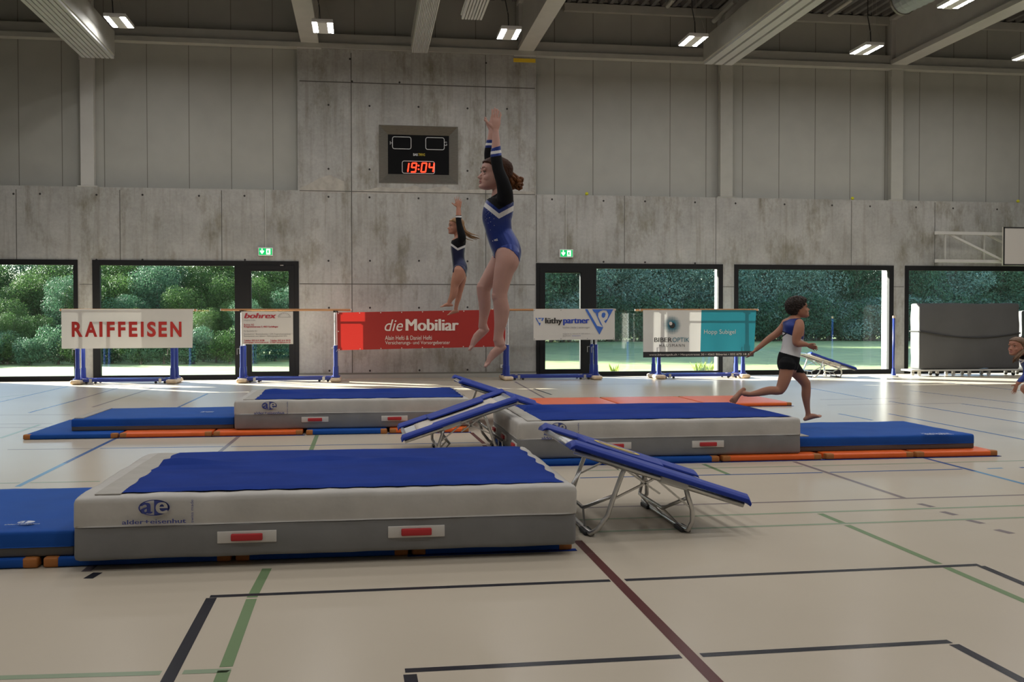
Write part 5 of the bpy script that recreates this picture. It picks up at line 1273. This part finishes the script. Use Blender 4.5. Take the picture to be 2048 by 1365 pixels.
def mat2(c):
    x, y = proj(c)
    if y < 455 and abs(c.y-Y2) > .08: return 2 if 432 < y < 435.2 else 0
    v = 499-(.72*(915.5-x) if x < 915.5 else .42*(x-915.5)); return 2 if abs(y-v) < 2.3 else (0 if y < v else 1)
B.wear('leotard', sel2, .003, [black_f, navy_f, white_f], mat2, 1)['label'] = 'black and navy leotard with white chevron'
hm = mat('blond_hair', (.24,.125,.045), .5, var=.3, scale=30); hr = B.hair(hm, .010); B.face()
m_ = MB(); strand(m_, [W(919,443,Y2), W(924.5,450,Y2), W(929,461,Y2), W(934,468,Y2), (W(943,473,Y2)), W(955,476,Y2)], .016, 12, .016, 12, .15); m_.build('ponytail', hm, hr, smooth=True)

# --- running boy
Y3 = 11.0; B = Body(Y3)
root = thing('person', tuple(W(1612, 843, Y3)), 'boy with dark curly hair running right in blue and white top and black shorts', 'person')
B.limb('torso', [(1587,642,0,13,1.45),(1587,650,0,19,1.3),(1587,662,0,21.5,1.15),(1586.5,676,0,20.8,1.05),(1584,690,0,20,1.0),(1581.5,703,0,20,1.0),(1578,715,0,21,1.05),(1576,727,0,20.5,1.15),(1576.5,736,0,18.5,1.2)], 18)
B.limb('torso', [(1572,647,.10,10),(1585,647,0,14),(1597,648,-.10,11)])
B.limb('neck', [(1594,624,0,8.6),(1593,633,0,8.6),(1590,642,0,11,1.2)])
B.head((1601,637.5), (1593,596.5), 0, Vector((.985,-.15,-.06)))
B.limb('arm_near', [(1599,647,-.14,9.5),(1598,658,-.155,11),(1594.5,670,-.16,10.2),(1592.5,680,-.16,8.6),(1594,687,-.165,8),(1602,688,-.17,7),(1609.5,689,-.17,5.6),(1613.5,690,-.17,4.8,.85)])
wr = W(1614,690.5,Y3-.17); B.hand(wr, Vector((.9,-.05,-.30)), Vector((.2,-.55,.8)), .155, (.05,.0,-.05,-.08), 1.15, .55)
B.limb('arm_far', [(1571,650,.13,10),(1562,660,.15,8.6),(1551,669.5,.16,7.6),(1541,676,.16,7),(1531,684,.16,6.4),(1520,693.5,.155,5.2),(1511.5,700.5,.155,4.3,.85)])
wr = W(1511,701,Y3+.155); B.hand(wr, Vector((-.72,0,-.62)), Vector((-.3,-.85,.3)), .155, (.05,.0,-.05,-.1), .30, .5)
B.limb('thigh', [(1575,728,-.07,16.5),(1572.5,745,-.08,14.2),(1568.5,760,-.085,13),(1564,773,-.085,11.5),(1560,781,-.085,9.8)])
B.limb('shin', [(1562.5,778,-.085,10),(1555,782,-.085,9),(1541,781.5,-.085,9),(1527,784,-.08,8.3),(1514,787,-.08,6.8),(1502,789,-.08,5.2),(1495,789.5,-.08,4.8)])
B.foot(W(1490,779,Y3-.08), W(1462.5,808.5,Y3-.085), Vector((.55,-.1,.55))*-1+Vector((0,0,-.001)), L=.222)
B.limb('foot', [(1498,789,-.08,5),(1489,788,-.08,5.6)])
B.limb('thigh', [(1580,728,.075,16),(1588,739,.08,14),(1599,752,.08,12),(1608,763,.08,10.6),(1611.5,769,.08,10)])
B.limb('shin', [(1611,766,.08,10.2),(1612.5,777,.08,9.4),(1612,790,.08,9.4),(1612.8,803,.08,7.6),(1614.5,816,.08,5.8),(1616,826,.08,5.2),(1616,832,.08,5.6)])
B.foot(W(1610,843,Y3+.08), W(1647.5,832.5,Y3+.08), Vector((-.15,-.15,1)), L=.215)
B.finish(root, skin('tanned_skin', (.36,.165,.10)), .0058, 2)
def sel3(i):
    t = B.T[i]; x, y = B.PX[i]; v = B.V[i]
    if t != 'torso': return t == 'thigh' and y < 712
    side = v.y-Y3
    if y > 716: return False
    if y > 676: return True
    if y < 638+ .0: return False
    hole = math.hypot((x-(1603 if side < 0 else 1566))/13, (y-656)/17)   # armholes
    if abs(side) > .075 and hole < 1: return False
    return y > 637.5+max(0, (1583-x))*.4
def mat3(c):
    x, y = proj(c); b = 663+(x-1566)*.42
    if y < b: return 1
    l1 = abs(y-(663.5+(x-1566)*.36)); l2 = abs(y-(672-(x-1566)*.75))
    return 0 if (l1 < 1.6 or (l2 < 1.6 and x < 1578)) else 2
B.wear('tank_top', sel3, .004, [black_f, blue_f, white_f], mat3, 1)['label'] = 'tank top with blue yoke, black cross lines and white body'
def sel3b(i):
    t = B.T[i]; x, y = B.PX[i]
    return t in ('torso', 'thigh') and y > 703+(x-1556)*.28 and y < (739+(x-1560)*.05 if B.V[i].y < Y3 else 746-(1600-x)*.1)
B.wear('shorts', sel3b, lambda i: .009, [black_f], None, 0)['label'] = 'tight black shorts'
hm = mat('dark_brown_curls', (.022,.011,.006), .6, var=.3, scale=40)
bl3 = pw([(-.2,-.34),(.05,-.34),(.12,-.24),(.30,-.14),(.44,-.08),(.50,.08),(.60,.20),(.70,.28),(.76,.42),(.82,.9),(1.2,.9)])
hr = B.hair(hm, .022, bl3, .020, 60); B.face()
m_ = MB(); rg = random.Random(6)
for k in range(150):
    u = rg.uniform(.42, 1.0); a = rg.uniform(.9, 5.38); f = .5*math.cos(a)*math.sqrt(max(.05, 1-((u-.6)/.46)**2)); w = .38*math.sin(a)*math.sqrt(max(.05, 1-((u-.6)/.46)**2))
    if f > bl3(u)-.02: continue
    q = B.hp(f*1.05, u+.04, w*1.05); m_.tube([q+Vector((.014*math.cos(t*1.2+k), .014*math.sin(t*1.2+k*2), .012*math.sin(t+k))) for t in range(5)], [.006,.008,.008,.007,.004], 6)
m_.build('curls', hm, hr, smooth=True)

# --- girl starting her run at the right edge
Y4 = 12.0; B = Body(Y4)
root = thing('person', tuple(W(2078, 860, Y4)), 'girl with blond hair bending forward at the right edge, mostly cut off by the frame', 'person')
B.limb('torso', [(2052,713,0,11,1.6),(2056,720,0,15,1.5),(2064,730,0,18,1.3),(2074,742,0,17,1.15),(2086,754,0,17.5,1.2),(2094,764,0,17,1.25),(2097,770,0,14,1.3)], 16)
B.limb('neck', [(2035,698,0,8.5),(2041,706,0,8.5),(2049,714,0,11,1.3)])
B.head((2032,712), (2035,675), 0, Vector((-.955,-.26,-.12)))
B.limb('arm_near', [(2055,722,-.15,8.5),(2054,738,-.19,7.5),(2051,752,-.21,6.5),(2042,761,-.23,5.6),(2035,768,-.24,4.4,.85)])
wr = W(2034.5,768.5,Y4-.24); B.hand(wr, Vector((-.35,0,-.8)), Vector((-.9,-.2,.25)), .15, (.16,.04,-.08,-.2), .08, .95)
B.limb('arm_far', [(2054,722,.15,8.5),(2066,740,.2,7),(2078,752,.2,6),(2086,742,.2,5),(2092,734,.2,4.2,.85)])
wr = W(2092.5,733,Y4+.2); B.hand(wr, Vector((.5,0,.6)), Vector((-.6,0,.5)), .15)
B.limb('thigh', [(2095,764,-.07,15.5),(2083,769,-.09,14.5),(2067,774,-.10,13),(2052,778,-.10,12)])
B.limb('shin', [(2054,777,-.10,12),(2060,791,-.10,10),(2067,808,-.10,8.6),(2072,828,-.10,5.6),(2074,843,-.10,5)])
B.foot(W(2082,857,Y4-.10), W(2044,861,Y4-.10), Vector((0,-.1,1)), L=.21)
B.limb('thigh', [(2098,768,.08,15),(2106,785,.09,13),(2110,803,.09,10.5)])
B.limb('shin', [(2110,800,.09,10.5),(2122,812,.09,9),(2138,822,.09,6),(2148,828,.09,5)])
B.foot(W(2156,822,Y4+.09), W(2140,856,Y4+.09), Vector((-.8,-.1,-.3)), L=.2)
B.finish(root, skin('warm_fair_skin', (.38,.175,.115)), .006, 2)
def sel4(i):
    t = B.T[i]; x, y = B.PX[i]
    if t == 'torso': return True
    if t == 'thigh': return y < 764 and x > 2086
    if t in ('arm_near', 'arm_far'): return y < 765 if t == 'arm_near' else True
    return t == 'neck' and y > 711
def mat4(c):
    x, y = proj(c); v = 721+(x-2045)*.20
    if abs(y-v) < 1.6 or abs(y-(726-(x-2042)*.6)) < 1.3: return 2
    return 0 if y < v else 1
B.wear('leotard', sel4, .003, [black_f, blue_f, white_f], mat4, 1)['label'] = 'black and blue leotard with white crossing stripes'
hm = mat('dark_blond_hair', (.12,.06,.025), .5, var=.3, scale=30); hr = B.hair(hm, .010); B.face()
m_ = MB(); strand(m_, [W(2047,690,Y4+.05), W(2046,702,Y4-.08), W(2037,712,Y4-.12), W(2031,717,Y4-.11), W(2030,722,Y4-.10)], .014, 8, .012, 2, .4); m_.build('ponytail', hm, hr, smooth=True)
